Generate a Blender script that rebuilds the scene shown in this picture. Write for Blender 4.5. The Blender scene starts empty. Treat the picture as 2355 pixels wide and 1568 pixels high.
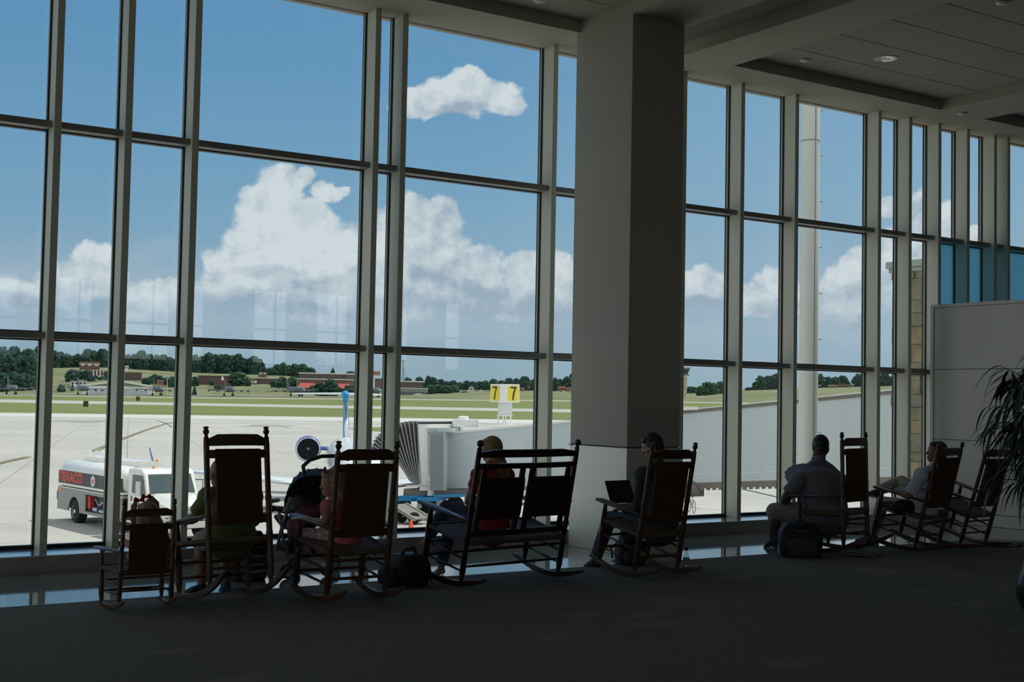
import bpy, bmesh, math, random
from mathutils import Vector as V, Matrix
random.seed(7)
S = bpy.context.scene
COL = S.collection
PI = math.pi
# ------------------------------------------------------------------ camera
EYE = 1.55
FPX, ROLL, PITCH, YAW = 2955.66, -0.018708, 0.044932, 0.582686
CF = V((math.sin(YAW)*math.cos(PITCH), math.cos(YAW)*math.cos(PITCH), math.sin(PITCH)))
CR0 = V((math.cos(YAW), -math.sin(YAW), 0)); CU0 = CR0.cross(CF)
CR = CR0*math.cos(ROLL)-CU0*math.sin(ROLL); CU = CU0*math.cos(ROLL)+CR0*math.sin(ROLL)
cam = bpy.data.objects.new('camera', bpy.data.cameras.new('camera')); COL.objects.link(cam)
cam.matrix_world = Matrix(((CR.x, CU.x, -CF.x, 0), (CR.y, CU.y, -CF.y, 0), (CR.z, CU.z, -CF.z, EYE), (0, 0, 0, 1)))
cam.data.sensor_width = 36; cam.data.lens = FPX/2355*36
cam.data.clip_start = .05; cam.data.clip_end = 12000
S.camera = cam
def ray(px, py): return CR*(px-1177.5)+CU*(784-py)+CF*FPX
def at(px, py, d): return V((0, 0, EYE))+ray(px, py)*(d/FPX)       # a point seen at (px,py) at distance d in front of the lens
def hz(px, py, z=0.): r = ray(px, py); return V((0, 0, EYE))+r*((z-EYE)/r.z)
def hy(px, py, y): r = ray(px, py); return V((0, 0, EYE))+r*(y/r.y)
def hx(px, py, x): r = ray(px, py); return V((0, 0, EYE))+r*(x/r.x)
# ------------------------------------------------------------------ view
S.view_settings.view_transform = 'Standard'; S.view_settings.look = 'None'
S.view_settings.gamma = 1; S.view_settings.use_curve_mapping = False
S.view_settings.exposure = 0.0
S.cycles.max_bounces = 10; S.cycles.diffuse_bounces = 5; S.cycles.glossy_bounces = 4
S.cycles.transparent_max_bounces = 24; S.cycles.transmission_bounces = 6
S.cycles.use_denoising = True
S.cycles.sample_clamp_indirect = 4
S.cycles.caustics_reflective = False; S.cycles.caustics_refractive = False
# ------------------------------------------------------------------ sun
sun = bpy.data.objects.new('sun', bpy.data.lights.new('sun', 'SUN')); COL.objects.link(sun)
sun.data.energy = 4.0; sun.data.angle = .0093; sun.data.color = (1, .95, .87)
SUNDIR = V((.50, .02, .87)).normalized()
sun.rotation_euler = (-SUNDIR).to_track_quat('-Z', 'Y').to_euler()
# ------------------------------------------------------------------ sky
W = bpy.data.worlds.new('sky'); S.world = W; W.use_nodes = True
nt = W.node_tree; nt.nodes.clear(); N = nt.nodes; Lk = nt.links
def mth(op, a, b=None, c=None, clamp=False):
    n = N.new('ShaderNodeMath'); n.operation = op; n.use_clamp = clamp
    for i, x in enumerate((a, b, c)):
        if x is None: continue
        if isinstance(x, (int, float)): n.inputs[i].default_value = x
        else: Lk.new(x, n.inputs[i])
    return n.outputs[0]
def vmt(op, a, b=None):
    n = N.new('ShaderNodeVectorMath'); n.operation = op
    for i, x in enumerate((a, b)):
        if x is None: continue
        if isinstance(x, (tuple, list)): n.inputs[i].default_value = x
        else: Lk.new(x, n.inputs[i])
    return n.outputs['Value'] if op in ('DOT_PRODUCT', 'LENGTH') else n.outputs[0]
def mixc(f, a, b):
    n = N.new('ShaderNodeMix'); n.data_type = 'RGBA'; n.clamp_factor = True
    for s, x in ((0, f), (6, a), (7, b)):
        if isinstance(x, (int, float)): n.inputs[s].default_value = x
        elif isinstance(x, (tuple, list)): n.inputs[s].default_value = (*x, 1)
        else: Lk.new(x, n.inputs[s])
    return n.outputs[2]
def smooth(x, a, b):
    n = N.new('ShaderNodeMapRange'); n.interpolation_type = 'SMOOTHSTEP'
    Lk.new(x, n.inputs[0]); n.inputs[1].default_value = a; n.inputs[2].default_value = b
    return n.outputs[0]
def noise(vec, sc, det=6, rough=.55):
    n = N.new('ShaderNodeTexNoise'); Lk.new(vec, n.inputs['Vector']); n.inputs['Scale'].default_value = sc
    n.inputs['Detail'].default_value = det; n.inputs['Roughness'].default_value = rough
    return n
tc = N.new('ShaderNodeTexCoord'); D = tc.outputs['Generated']
fh = V((math.sin(YAW), math.cos(YAW), 0)); rh = V((math.cos(YAW), -math.sin(YAW), 0))
ff = vmt('DOT_PRODUCT', D, tuple(fh)); front = smooth(ff, .15, .35)
fc = mth('MAXIMUM', ff, .15)
uu = mth('DIVIDE', vmt('DOT_PRODUCT', D, tuple(rh)), fc)
sx = N.new('ShaderNodeSeparateXYZ'); Lk.new(D, sx.inputs[0])
vv = mth('DIVIDE', sx.outputs[2], fc)
cb = N.new('ShaderNodeCombineXYZ'); Lk.new(uu, cb.inputs[0]); Lk.new(vv, cb.inputs[1])
nz = noise(cb.outputs[0], 9, 8, .6)
off = vmt('MULTIPLY', vmt('SUBTRACT', nz.outputs['Color'], (.5, .5, .5)), (.055, .045, 0))
nz2 = noise(cb.outputs[0], 34, 5, .6)
off2 = vmt('MULTIPLY', vmt('SUBTRACT', nz2.outputs['Color'], (.5, .5, .5)), (.02, .016, 0))
P = vmt('ADD', vmt('ADD', cb.outputs[0], off), off2)
def uv(px, py):
    r = ray(px, py); f = r.dot(fh); return r.dot(rh)/f, r.z/f
# cumulus lobes: centre and radii as seen from the window, strength
BL = [(640, 440, 52, 62), (612, 500, 78, 70), (690, 520, 60, 55), (580, 560, 60, 60), (650, 600, 190, 60), (700, 560, 95, 60), (790, 600, 130, 60),
      (870, 580, 100, 75), (930, 520, 60, 65), (1015, 510, 45, 52), (985, 570, 80, 60), (1050, 625, 110, 48), (1000, 590, 60, 70), (820, 680, 270, 62), (540, 650, 110, 42), (500, 600, 45, 28),
      (745, 455, 36, 24), (700, 415, 26, 24), (1060, 228, 120, 42), (1068, 200, 46, 30), (965, 240, 62, 34), (1150, 243, 62, 24),
      (215, 615, 62, 52), (155, 640, 60, 45), (60, 680, 120, 40), (330, 680, 90, 40), (395, 660, 60, 25),
      (1215, 640, 62, 46), (1292, 640, 52, 60), (1180, 690, 150, 46), (1610, 670, 74, 42), (1775, 655, 52, 42), (1740, 690, 110, 40), (1955, 665, 62, 52),
      (1990, 630, 60, 50), (1920, 700, 110, 36), (2040, 640, 70, 62), (2108, 485, 34, 50), (2055, 482, 42, 30), (2178, 520, 40, 62), (2248, 548, 24, 26), (2110, 570, 100, 60)]
F = None
for (cx, cy, rx, ry) in BL:
    cu, cv = uv(cx, cy); 
    d = vmt('MULTIPLY', vmt('SUBTRACT', P, (cu, cv, 0)), (FPX/(rx*1.12), FPX/(ry*1.12), 0))
    e = mth('SUBTRACT', 1, vmt('DOT_PRODUCT', d, d))
    F = e if F is None else mth('SMOOTH_MAX', F, e, .35)
soft = [(345, 580, 60, 34, .35), (60, 640, 130, 45, .35), (1600, 760, 160, 40, .3), (250, 740, 330, 55, .5), (900, 745, 420, 60, .5), (1900, 760, 300, 40, .3)]
G = None
P2 = vmt('ADD', cb.outputs[0], off)
for (cx, cy, rx, ry, w) in soft:
    cu, cv = uv(cx, cy)
    d = vmt('MULTIPLY', vmt('SUBTRACT', P2, (cu, cv, 0)), (FPX/rx, FPX/ry, 0))
    e = mth('MULTIPLY', mth('SUBTRACT', 1, vmt('DOT_PRODUCT', d, d), clamp=True), w)
    G = e if G is None else mth('MAXIMUM', G, e)
n3 = noise(cb.outputs[0], 16, 7, .62)
Fn = mth('ADD', F, mth('MULTIPLY', mth('SUBTRACT', n3.outputs[0], .5), 1.9))
_, vlo = uv(1177, 800); _, vhi = uv(1177, 620)
hfade = smooth(vv, vlo-.004, vhi)                                     # cumulus bases dissolve into the haze
alpha = mth('MULTIPLY', smooth(Fn, -.08, .40), mth('ADD', mth('MULTIPLY', hfade, .62), .34))
alpha = mth('MULTIPLY', alpha, front)
n4 = noise(vmt('ADD', cb.outputs[0], (-.006, .009, 0)), 16, 7, .62)
n5 = noise(cb.outputs[0], 5.5, 3, .5)
relief = mth('MULTIPLY', mth('SUBTRACT', n3.outputs[0], n4.outputs[0]), 4.2)        # puffs catch the light from the upper right
core = smooth(Fn, .1, 1.1)
shade = mth('ADD', mth('ADD', mth('ADD', mth('MULTIPLY', smooth(n5.outputs[0], .35, .65), .40), relief), mth('MULTIPLY', hfade, .50)), mth('MULTIPLY', core, .10), clamp=True)
dk = None
for (cx, cy, rx, ry, w) in [(620, 622, 110, 17, .8), (700, 640, 90, 20, .7), (560, 690, 150, 34, .9), (800, 705, 170, 30, .8), (1000, 640, 70, 24, .7), (1090, 668, 110, 34, .9), (985, 700, 130, 28, .8), (1250, 705, 110, 30, .8), (215, 690, 110, 32, .8), (60, 700, 120, 34, .8), (1620, 715, 90, 26, .8), (1790, 705, 90, 26, .8), (1950, 725, 120, 26, .8), (700, 500, 40, 34, .35), (1060, 260, 110, 18, .5), (870, 620, 60, 20, .4)]:
    cu, cv = uv(cx, cy); d = vmt('MULTIPLY', vmt('SUBTRACT', P, (cu, cv, 0)), (FPX/rx, FPX/ry, 0))
    e = mth('MULTIPLY', mth('SUBTRACT', 1, vmt('DOT_PRODUCT', d, d), clamp=True), w); dk = e if dk is None else mth('MAXIMUM', dk, e)
shade = mth('SUBTRACT', shade, mth('MULTIPLY', dk, .75), clamp=True)
cl = mixc(shade, (.33, .41, .50), (.66, .70, .725))
# clear sky by elevation
rmp = N.new('ShaderNodeValToRGB'); Lk.new(sx.outputs[2], rmp.inputs[0])
cr = rmp.color_ramp
for i, (p, c) in enumerate([(0, (.285, .385, .44)), (.035, (.275, .395, .48)), (.09, (.245, .40, .53)), (.16, (.20, .37, .53)), (.24, (.145, .315, .51)), (.32, (.12, .28, .485)), (.6, (.09, .21, .40)), (1, (.08, .17, .34))]):
    el = cr.elements[i] if i < 2 else cr.elements.new(p)
    el.position = p; el.color = (*c, 1)
sky = rmp.outputs[0]
lf = smooth(uu, .25, -.45)                                           # a little deeper blue towards the left
sky = mixc(mth('MULTIPLY', lf, .35), sky, vmt('MULTIPLY', sky, (.66, .82, .90)))
sky = mixc(mth('MULTIPLY', mth('MULTIPLY', G, front), smooth(n3.outputs[0], .3, .6)), sky, (.46, .53, .60))
rt = smooth(uu, -.02, .12)                                           # paler, hazier air towards the right
sky = mixc(mth('MULTIPLY', rt, .22), sky, (.36, .50, .60))
_, vb = uv(1177, 715)
bd = mth('DIVIDE', mth('SUBTRACT', vv, vb), .045); bd = mth('POWER', 2.718, mth('MULTIPLY', mth('MULTIPLY', bd, bd), -1))
n6 = noise(vmt('MULTIPLY', cb.outputs[0], (1, 2.6, 1)), 7, 5, .6)
sky = mixc(mth('MULTIPLY', mth('MULTIPLY', bd, front), mth('ADD', .30, mth('MULTIPLY', smooth(n6.outputs[0], .38, .62), .45))), sky, (.40, .475, .56))
nb = noise(D, 3.2, 5, .55)
back = mth('MULTIPLY', mth('SUBTRACT', 1, front), smooth(nb.outputs[0], .34, .5))
sky = mixc(mth('MULTIPLY', back, .92), sky, (.95, .93, .88))  # unseen sky behind and overhead whitened as added neutral fill
fin = mixc(alpha, sky, cl)
gr = mixc(smooth(sx.outputs[2], -.001, -.02), fin, (.20, .22, .17))
bg = N.new('ShaderNodeBackground'); Lk.new(gr, bg.inputs[0]); bg.inputs[1].default_value = 1.12
wo = N.new('ShaderNodeOutputWorld'); Lk.new(bg.outputs[0], wo.inputs[0])
W.cycles.sampling_method = 'MANUAL'; W.cycles.sample_map_resolution = 512
# ------------------------------------------------------------------ materials
MATS = {}
def mat(name, col, rough=.6, metal=0., spec=.5, var=None, bump=None, alpha=None, coat=0):
    """var=(scale, amount, colour2) noise colour; bump=(kind, scale, strength)"""
    if name in MATS: return MATS[name]
    m = bpy.data.materials.new(name); m.use_nodes = True; t = m.node_tree; b = t.nodes['Principled BSDF']
    b.inputs['Base Color'].default_value = (*col, 1); b.inputs['Roughness'].default_value = rough
    b.inputs['Metallic'].default_value = metal; b.inputs['Specular IOR Level'].default_value = spec
    if coat: b.inputs['Coat Weight'].default_value = coat
    c = t.nodes.new('ShaderNodeTexCoord')
    if var:
        sc, am, c2 = var[:3]
        n = t.nodes.new('ShaderNodeTexNoise'); n.inputs['Scale'].default_value = 1; n.inputs['Detail'].default_value = 5
        mp = t.nodes.new('ShaderNodeMapping'); t.links.new(c.outputs['Object'], mp.inputs[0]); t.links.new(mp.outputs[0], n.inputs[0])
        mp.inputs['Scale'].default_value = sc if isinstance(sc, tuple) else (sc, sc, sc)
        r = t.nodes.new('ShaderNodeMapRange'); r.inputs[1].default_value = .35; r.inputs[2].default_value = .65; r.inputs[4].default_value = am
        x = t.nodes.new('ShaderNodeMix'); x.data_type = 'RGBA'; x.inputs[6].default_value = (*col, 1); x.inputs[7].default_value = (*c2, 1)
        t.links.new(n.outputs[0], r.inputs[0]); t.links.new(r.outputs[0], x.inputs[0]); t.links.new(x.outputs[2], b.inputs['Base Color'])
    if bump:
        k, sc, st = bump[:3]
        if k == 'noise': w = t.nodes.new('ShaderNodeTexNoise'); w.inputs['Scale'].default_value = sc; o = w.outputs[0]; t.links.new(c.outputs['Object'], w.inputs[0])
        elif k == 'vor': w = t.nodes.new('ShaderNodeTexVoronoi'); w.inputs['Scale'].default_value = sc; o = w.outputs[0]; t.links.new(c.outputs['Object'], w.inputs[0])
        else:
            w = t.nodes.new('ShaderNodeTexWave'); w.inputs['Scale'].default_value = sc; w.bands_direction = k; o = w.outputs[1]; t.links.new(c.outputs['Object'], w.inputs[0])
        bp = t.nodes.new('ShaderNodeBump'); bp.inputs['Strength'].default_value = st; bp.inputs['Distance'].default_value = bump[3] if len(bump) > 3 else .004
        t.links.new(o, bp.inputs['Height']); t.links.new(bp.outputs[0], b.inputs['Normal'])
    MATS[name] = m; return m
def glass_mat(name, tint, refl, rough=0.0):
    m = bpy.data.materials.new(name); m.use_nodes = True; t = m.node_tree; t.nodes.clear()
    o = t.nodes.new('ShaderNodeOutputMaterial'); tr = t.nodes.new('ShaderNodeBsdfTransparent'); tr.inputs[0].default_value = (*tint, 1)
    g = t.nodes.new('ShaderNodeBsdfGlossy'); g.inputs['Roughness'].default_value = rough; g.inputs[0].default_value = (.95, 1, 1, 1)
    ge = t.nodes.new('ShaderNodeNewGeometry'); dt = t.nodes.new('ShaderNodeVectorMath'); dt.operation = 'DOT_PRODUCT'
    t.links.new(ge.outputs['Incoming'], dt.inputs[0]); t.links.new(ge.outputs['Normal'], dt.inputs[1])
    q = dt.outputs['Value']
    for op, v in (('ABSOLUTE', None), ('SUBTRACT', 1), ('POWER', 5), ('MULTIPLY_ADD', 1-refl)):    # Schlick reflectance, the same from both sides
        mm = t.nodes.new('ShaderNodeMath'); mm.operation = op
        if op == 'SUBTRACT': mm.inputs[0].default_value = 1; t.links.new(q, mm.inputs[1])
        else:
            t.links.new(q, mm.inputs[0])
            if v is not None: mm.inputs[1].default_value = v
            if op == 'MULTIPLY_ADD': mm.inputs[2].default_value = refl
        q = mm.outputs[0]
    mx = t.nodes.new('ShaderNodeMixShader'); t.links.new(q, mx.inputs[0]); t.links.new(tr.outputs[0], mx.inputs[1]); t.links.new(g.outputs[0], mx.inputs[2])
    t.links.new(mx.outputs[0], o.inputs[0]); MATS[name] = m; return m
def emis(name, col, s):
    m = bpy.data.materials.new(name); m.use_nodes = True; b = m.node_tree.nodes['Principled BSDF']
    b.inputs['Base Color'].default_value = (*col, 1); b.inputs['Emission Color'].default_value = (*col, 1); b.inputs['Emission Strength'].default_value = s
    MATS[name] = m; return m
# ------------------------------------------------------------------ mesh building
class MB:
    def __init__(s): s.v = []; s.f = []; s.mi = []; s.cur = 0
    def add(s, vs, fs):
        n = len(s.v); s.v += [tuple(v) for v in vs]; s.f += [tuple(i+n for i in f) for f in fs]; s.mi += [s.cur]*len(fs); return s
    def box(s, x0, x1, y0, y1, z0, z1, M=None):
        vs = [V((x, y, z)) for x in (x0, x1) for y in (y0, y1) for z in (z0, z1)]
        if M: vs = [M @ v for v in vs]
        return s.add(vs, [(0, 1, 3, 2), (4, 6, 7, 5), (0, 4, 5, 1), (2, 3, 7, 6), (0, 2, 6, 4), (1, 5, 7, 3)])
    def hexa(s, q):   # 8 points: bottom ring 4, top ring 4
        return s.add(q, [(3, 2, 1, 0), (4, 5, 6, 7), (0, 1, 5, 4), (1, 2, 6, 5), (2, 3, 7, 6), (3, 0, 4, 7)])
    def bar(s, a, b, w, h, up=V((0, 0, 1))):   # rectangular bar between two points
        a = V(a); b = V(b); d = (b-a).normalized(); x = d.cross(V(up))
        if x.length < 1e-4: x = d.cross(V((1, 0, 0)))
        x.normalize(); y = x.cross(d)
        q = [p+x*(i*w/2)+y*(j*h/2) for p in (a, b) for i, j in ((-1, -1), (1, -1), (1, 1), (-1, 1))]
        return s.hexa(q)
    def rings(s, R, cap=True, closed=True):
        n = len(R[0]); b = len(s.v); fs = []
        for i in range(len(R)-1):
            for j in range(n if closed else n-1):
                k = (j+1) % n
                fs.append((i*n+j, i*n+k, (i+1)*n+k, (i+1)*n+j))
        if cap: fs.append(tuple(range(n-1, -1, -1))); fs.append(tuple((len(R)-1)*n+j for j in range(n)))
        return s.add([p for r in R for p in r], fs)
    def tube(s, pts, rad, n=8, side=None, caps=False):
        """rad: number, list of numbers, or list of (a,b); side: direction of a. caps=True adds rounded ends"""
        pts = [V(p) for p in pts]
        if not isinstance(rad, (list, tuple)): rad = [rad]*len(pts)
        rad = [r if isinstance(r, (list, tuple)) else (r, r) for r in rad]
        if caps:
            d0 = (pts[1]-pts[0]).normalized(); d1 = (pts[-1]-pts[-2]).normalized(); P0 = []; R0 = []; P1 = []; R1 = []
            for k in (80, 50, 25):
                c, sn = math.cos(math.radians(k)), math.sin(math.radians(k)); m0 = min(rad[0]); m1 = min(rad[-1])
                P0.append(pts[0]-d0*m0*sn); R0.append((rad[0][0]*c, rad[0][1]*c))
                P1.insert(0, pts[-1]+d1*m1*sn); R1.insert(0, (rad[-1][0]*c, rad[-1][1]*c))
            pts = P0+pts+P1; rad = R0+rad+R1
        R = []; px = V(side) if side is not None else None
        for i, p in enumerate(pts):
            d = (pts[min(i+1, len(pts)-1)]-pts[max(i-1, 0)]).normalized()
            if px is None: px = d.orthogonal()
            x = px-d*px.dot(d)
            if x.length < 1e-5: x = d.orthogonal()
            x.normalize(); y = d.cross(x)
            if side is None: px = x
            R.append([p+x*(rad[i][0]*math.cos(2*PI*j/n))+y*(rad[i][1]*math.sin(2*PI*j/n)) for j in range(n)])
        return s.rings(R)
    def ball(s, c, r, seg=12, M=None):
        c = V(c); r = r if isinstance(r, (list, tuple)) else (r, r, r); R = []; h = seg//2
        for i in range(1, h):
            t = PI*i/h
            ring = [V((r[0]*math.sin(t)*math.cos(2*PI*j/seg), r[1]*math.sin(t)*math.sin(2*PI*j/seg), -r[2]*math.cos(t))) for j in range(seg)]
            R.append([c+(M @ q if M else q) for q in ring])
        n = seg; b = [p for q in R for p in q]; k = len(b)
        top = c+(M @ V((0, 0, r[2])) if M else V((0, 0, r[2]))); bot = c-(M @ V((0, 0, r[2])) if M else V((0, 0, r[2])))
        fs = [(i*n+j, i*n+(j+1) % n, (i+1)*n+(j+1) % n, (i+1)*n+j) for i in range(len(R)-1) for j in range(n)]
        fs += [(k, (j+1) % n, j) for j in range(n)]+[(k+1, (len(R)-1)*n+j, (len(R)-1)*n+(j+1) % n) for j in range(n)]
        return s.add(b+[bot, top], fs)
    def lathe(s, prof, a, b, n=12, cap=True):   # prof: [(t along a->b in metres, radius)]
        a = V(a); d = (V(b)-a).normalized(); x = d.orthogonal().normalized(); y = d.cross(x)
        return s.rings([[a+d*t+x*(r*math.cos(2*PI*j/n))+y*(r*math.sin(2*PI*j/n)) for j in range(n)] for t, r in prof], cap)
    def prism(s, pts, vec):           # planar polygon swept by vec
        pts = [V(p) for p in pts]; n = len(pts); vec = V(vec)
        return s.add(pts+[p+vec for p in pts], [tuple(range(n-1, -1, -1)), tuple(range(n, 2*n))]+[(i, (i+1) % n, n+(i+1) % n, n+i) for i in range(n)])
    def quad(s, *q): return s.add(q, [tuple(range(len(q)))])
    def build(s, name, m, parent=None, smooth=False, bevel=0, kind=None, fix=True):
        me = bpy.data.meshes.new(name); me.from_pydata([tuple(v) for v in s.v], [], s.f)
        for k in (m if isinstance(m, (list, tuple)) else [m]): me.materials.append(k)
        if any(s.mi): me.polygons.foreach_set('material_index', s.mi)
        if fix:
            bm = bmesh.new(); bm.from_mesh(me); bmesh.ops.recalc_face_normals(bm, faces=bm.faces); bm.to_mesh(me); bm.free()
        if smooth:
            me.polygons.foreach_set('use_smooth', [True]*len(me.polygons))
            if smooth != True: me.set_sharp_from_angle(angle=math.radians(smooth))
        me.update()
        o = bpy.data.objects.new(name, me); COL.objects.link(o)
        if parent: o.parent = parent
        if bevel:
            b = o.modifiers.new('bevel', 'BEVEL'); b.width = bevel; b.segments = 2; b.limit_method = 'ANGLE'
        if kind: o['kind'] = kind
        return o
def organic(o, voxel=.008, it=6, fac=.6):
    r = o.modifiers.new('remesh', 'REMESH'); r.mode = 'VOXEL'; r.voxel_size = voxel; r.use_smooth_shade = True
    s = o.modifiers.new('smooth', 'SMOOTH'); s.factor = fac; s.iterations = it
    return o
def empty(name, loc=(0, 0, 0), rz=0, rot=None):
    o = bpy.data.objects.new(name, None); COL.objects.link(o); o.location = loc; o.empty_display_size = .1
    o.rotation_euler = rot if rot else (0, 0, rz); return o
def tag(o, label=None, cat=None, group=None, kind=None):
    if label: o['label'] = label
    if cat: o['category'] = cat
    if group: o['group'] = group
    if kind: o['kind'] = kind
    return o
def ctree(o, parent=None):
    c = o.copy(); COL.objects.link(c); c.parent = parent
    for ch in list(o.children): ctree(ch, c)
    return c
def text(body, size, m, name, parent, M, ext=.002, align='CENTER', scx=1.0, bold=.02):
    cu = bpy.data.curves.new(name, 'FONT'); cu.body = body; cu.size = size; cu.extrude = ext; cu.align_x = align; cu.align_y = 'CENTER'; cu.offset = size*bold
    t = bpy.data.objects.new('tmp', cu); COL.objects.link(t)
    dg = bpy.context.evaluated_depsgraph_get(); dg.update(); me = bpy.data.meshes.new_from_object(t.evaluated_get(dg))
    bpy.data.objects.remove(t); bpy.data.curves.remove(cu)
    me.name = name; me.materials.clear(); me.materials.append(m); o = bpy.data.objects.new(name, me); COL.objects.link(o)
    if parent: o.parent = parent
    o.matrix_local = M @ Matrix.Diagonal((scx, 1, 1, 1)); return o
# ================================================================== ROOM
m_mull = mat('mullion paint', (.72, .73, .62), .45)
m_trans = mat('transom paint', (.30, .30, .28), .5)
m_gask = mat('black gasket', (.015, .018, .02), .5)
m_sill = mat('brushed sill metal', (.42, .40, .36), .28, .9, var=((1, 30, 60), .35, (.30, .285, .26)))
m_sillt = mat('polished sill cap', (.62, .66, .70), .16, .9)
m_plast = mat('column plaster', (.46, .44, .39), .85, bump=('noise', 120, .15))
m_clad = mat('pale column cladding', (.80, .79, .72), .42, .35)
m_ceil = mat('ceiling plaster', (.50, .465, .40), .9, bump=('noise', 60, .1))
m_tile = mat('ceiling tile', (.42, .40, .35), .95, bump=('noise', 300, .2))
m_dark = mat('dark gap', (.03, .03, .03), .9)
m_wall = mat('hall wall paint', (.7, .68, .62), .9)
m_white = mat('partition laminate', (.62, .61, .56), .55, bump=('noise', 400, .05))
m_whiteF = mat('partition frame', (.62, .62, .58), .45)
G1 = glass_mat('window glass', (.96, .985, .985), .045)
# terrazzo: fine chips, polished
m_terr = mat('polished terrazzo', (.235, .25, .235), .06, 0, .75, var=(90, .5, (.31, .32, .30)), bump=('noise', 3, .012))
# carpet with scattered paler leaf shapes
m_carp = mat('patterned carpet', (.225, .21, .18), 1., 0, .1)
_t = m_carp.node_tree; _b = _t.nodes['Principled BSDF']; _c = _t.nodes.new('ShaderNodeTexCoord')
_m = _t.nodes.new('ShaderNodeMapping'); _m.inputs['Scale'].default_value = (1.3, 2.4, 1); _t.links.new(_c.outputs['Object'], _m.inputs[0])
_v = _t.nodes.new('ShaderNodeTexVoronoi'); _v.inputs['Scale'].default_value = 1.0; _v.inputs['Randomness'].default_value = .8; _t.links.new(_m.outputs[0], _v.inputs['Vector'])
_n = _t.nodes.new('ShaderNodeTexNoise'); _n.inputs['Scale'].default_value = 14; _t.links.new(_c.outputs['Object'], _n.inputs[0])
_a = _t.nodes.new('ShaderNodeMath'); _a.operation = 'MULTIPLY_ADD'; _a.inputs[1].default_value = .22; _t.links.new(_n.outputs[0], _a.inputs[0]); _t.links.new(_v.outputs[0], _a.inputs[2])
_r = _t.nodes.new('ShaderNodeMapRange'); _r.inputs[1].default_value = .46; _r.inputs[2].default_value = .38; _t.links.new(_a.outputs[0], _r.inputs[0])
_s = _t.nodes.new('ShaderNodeSeparateColor'); _t.links.new(_v.outputs['Color'], _s.inputs[0])
_q = _t.nodes.new('ShaderNodeMath'); _q.operation = 'GREATER_THAN'; _q.inputs[1].default_value = .35; _t.links.new(_s.outputs[0], _q.inputs[0])
_p = _t.nodes.new('ShaderNodeMath'); _p.operation = 'MULTIPLY'; _t.links.new(_r.outputs[0], _p.inputs[0]); _t.links.new(_q.outputs[0], _p.inputs[1])
_x = _t.nodes.new('ShaderNodeMix'); _x.data_type = 'RGBA'; _x.inputs[6].default_value = (.225, .21, .18, 1); _x.inputs[7].default_value = (.275, .25, .205, 1)
_t.links.new(_p.outputs[0], _x.inputs[0]); _t.links.new(_x.outputs[2], _b.inputs['Base Color'])
_f = _t.nodes.new('ShaderNodeTexNoise'); _f.inputs['Scale'].default_value = 260; _t.links.new(_c.outputs['Object'], _f.inputs[0])
_bp = _t.nodes.new('ShaderNodeBump'); _bp.inputs['Strength'].default_value = .5; _bp.inputs['Distance'].default_value = .003
_t.links.new(_f.outputs[0], _bp.inputs['Height']); _t.links.new(_bp.outputs[0], _b.inputs['Normal'])

YF, YG, YT, ZS, ZC = 11.60, 11.84, 11.665, .155, 5.50       # mullion front, glass, transom front, sill top, soffit
X0, X1, YB = -14., 30., -17.
st = dict(kind='structure')
MB().box(X0, 13.1, YB, 9.66, -.12, 0).build('floor', m_carp, **st)
m = MB(); m.box(X0, X1, 9.66, 11.32, -.12, 0).box(13.1, X1, YB, 9.66, -.12, 0); m.build('floor', m_terr, **st)
MB().box(X0, 13.11, 9.652, 9.666, -.01, .004).build('trim_1', mat('metal edging', (.5, .5, .5), .3, 1), **st)
m = MB(); m.box(X0, X1, 11.30, 11.87, -4.6, ZS-.012)
sl = m.build('wall_window', m_sill, **st)
MB().box(X0, X1, 11.285, 11.87, ZS-.012, ZS).build('trim_2', m_sillt, bevel=.004, **st)
# ceiling: soffit ribs, coffers and the recess over the column
xs = [X0, -4.94, -4.03, -.29, .62-.0, 4.37]
XR = [(-12.0, -8.3), (-7.4, -3.7), (-2.78, .92), (1.85-.0, 1.86), (4.37, 8.09), (10.33, 14.06), (14.97, 18.7), (19.6, 23.3), (24.2, 27.9)]
XR = [(-9.3, -5.58), (-4.67, -.95), (-.19+.0, 3.45), (4.37, 8.09), (10.33, 14.06), (14.97, 18.7), (19.6, 23.3), (24.2, 27.9)]
YR = [(5.4, 11.05), (-1.2, 4.45), (-7.8, -2.1), (-14.4, -8.7)]
m = MB(); edges = sorted([X0, 8.87, 9.57, X1]+[v for r in XR for v in r]); ye = sorted([YB, 11.86]+[v for r in YR for v in r])
for i in range(len(edges)-1):
    a, b = edges[i], edges[i+1]
    if (a, b) == (8.87, 9.57): continue
    if (a, b) in XR:
        for j in range(len(ye)-1):
            if (ye[j], ye[j+1]) not in YR: m.box(a, b, ye[j], ye[j+1], ZC, 5.72)
    else: m.box(a, b, YB, 11.86, ZC, 5.72)
m.build('ceiling', m_ceil, **st)
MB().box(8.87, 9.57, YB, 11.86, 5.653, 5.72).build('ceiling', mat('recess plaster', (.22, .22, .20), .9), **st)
MB().box(X0, X1, YB, 12.6, 5.72, 6.3).build('ceiling', m_ceil, **st)  # roof slab; its unseen overhang past the glass is added to block sun
for (a, b) in XR:
    for (c, d) in YR:
        m = MB(); ys = [d]
        y = d-.6
        while y > c+.2: ys.append(y); y -= .70
        ys.append(c); sx_ = [a, a+1.16, a+2.58, b]
        for j in range(len(ys)-1):
            for i in range(3): m.box(sx_[i]+.003, sx_[i+1]-.003, ys[j+1]+.008, ys[j]-.008, 5.635, 5.66)
        m.build('ceiling', m_tile, **st)
m = MB(); [m.box(a, b, c, d, 5.652, 5.70) for (a, b) in XR for (c, d) in YR]; m.build('ceiling', m_dark, **st)
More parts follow.
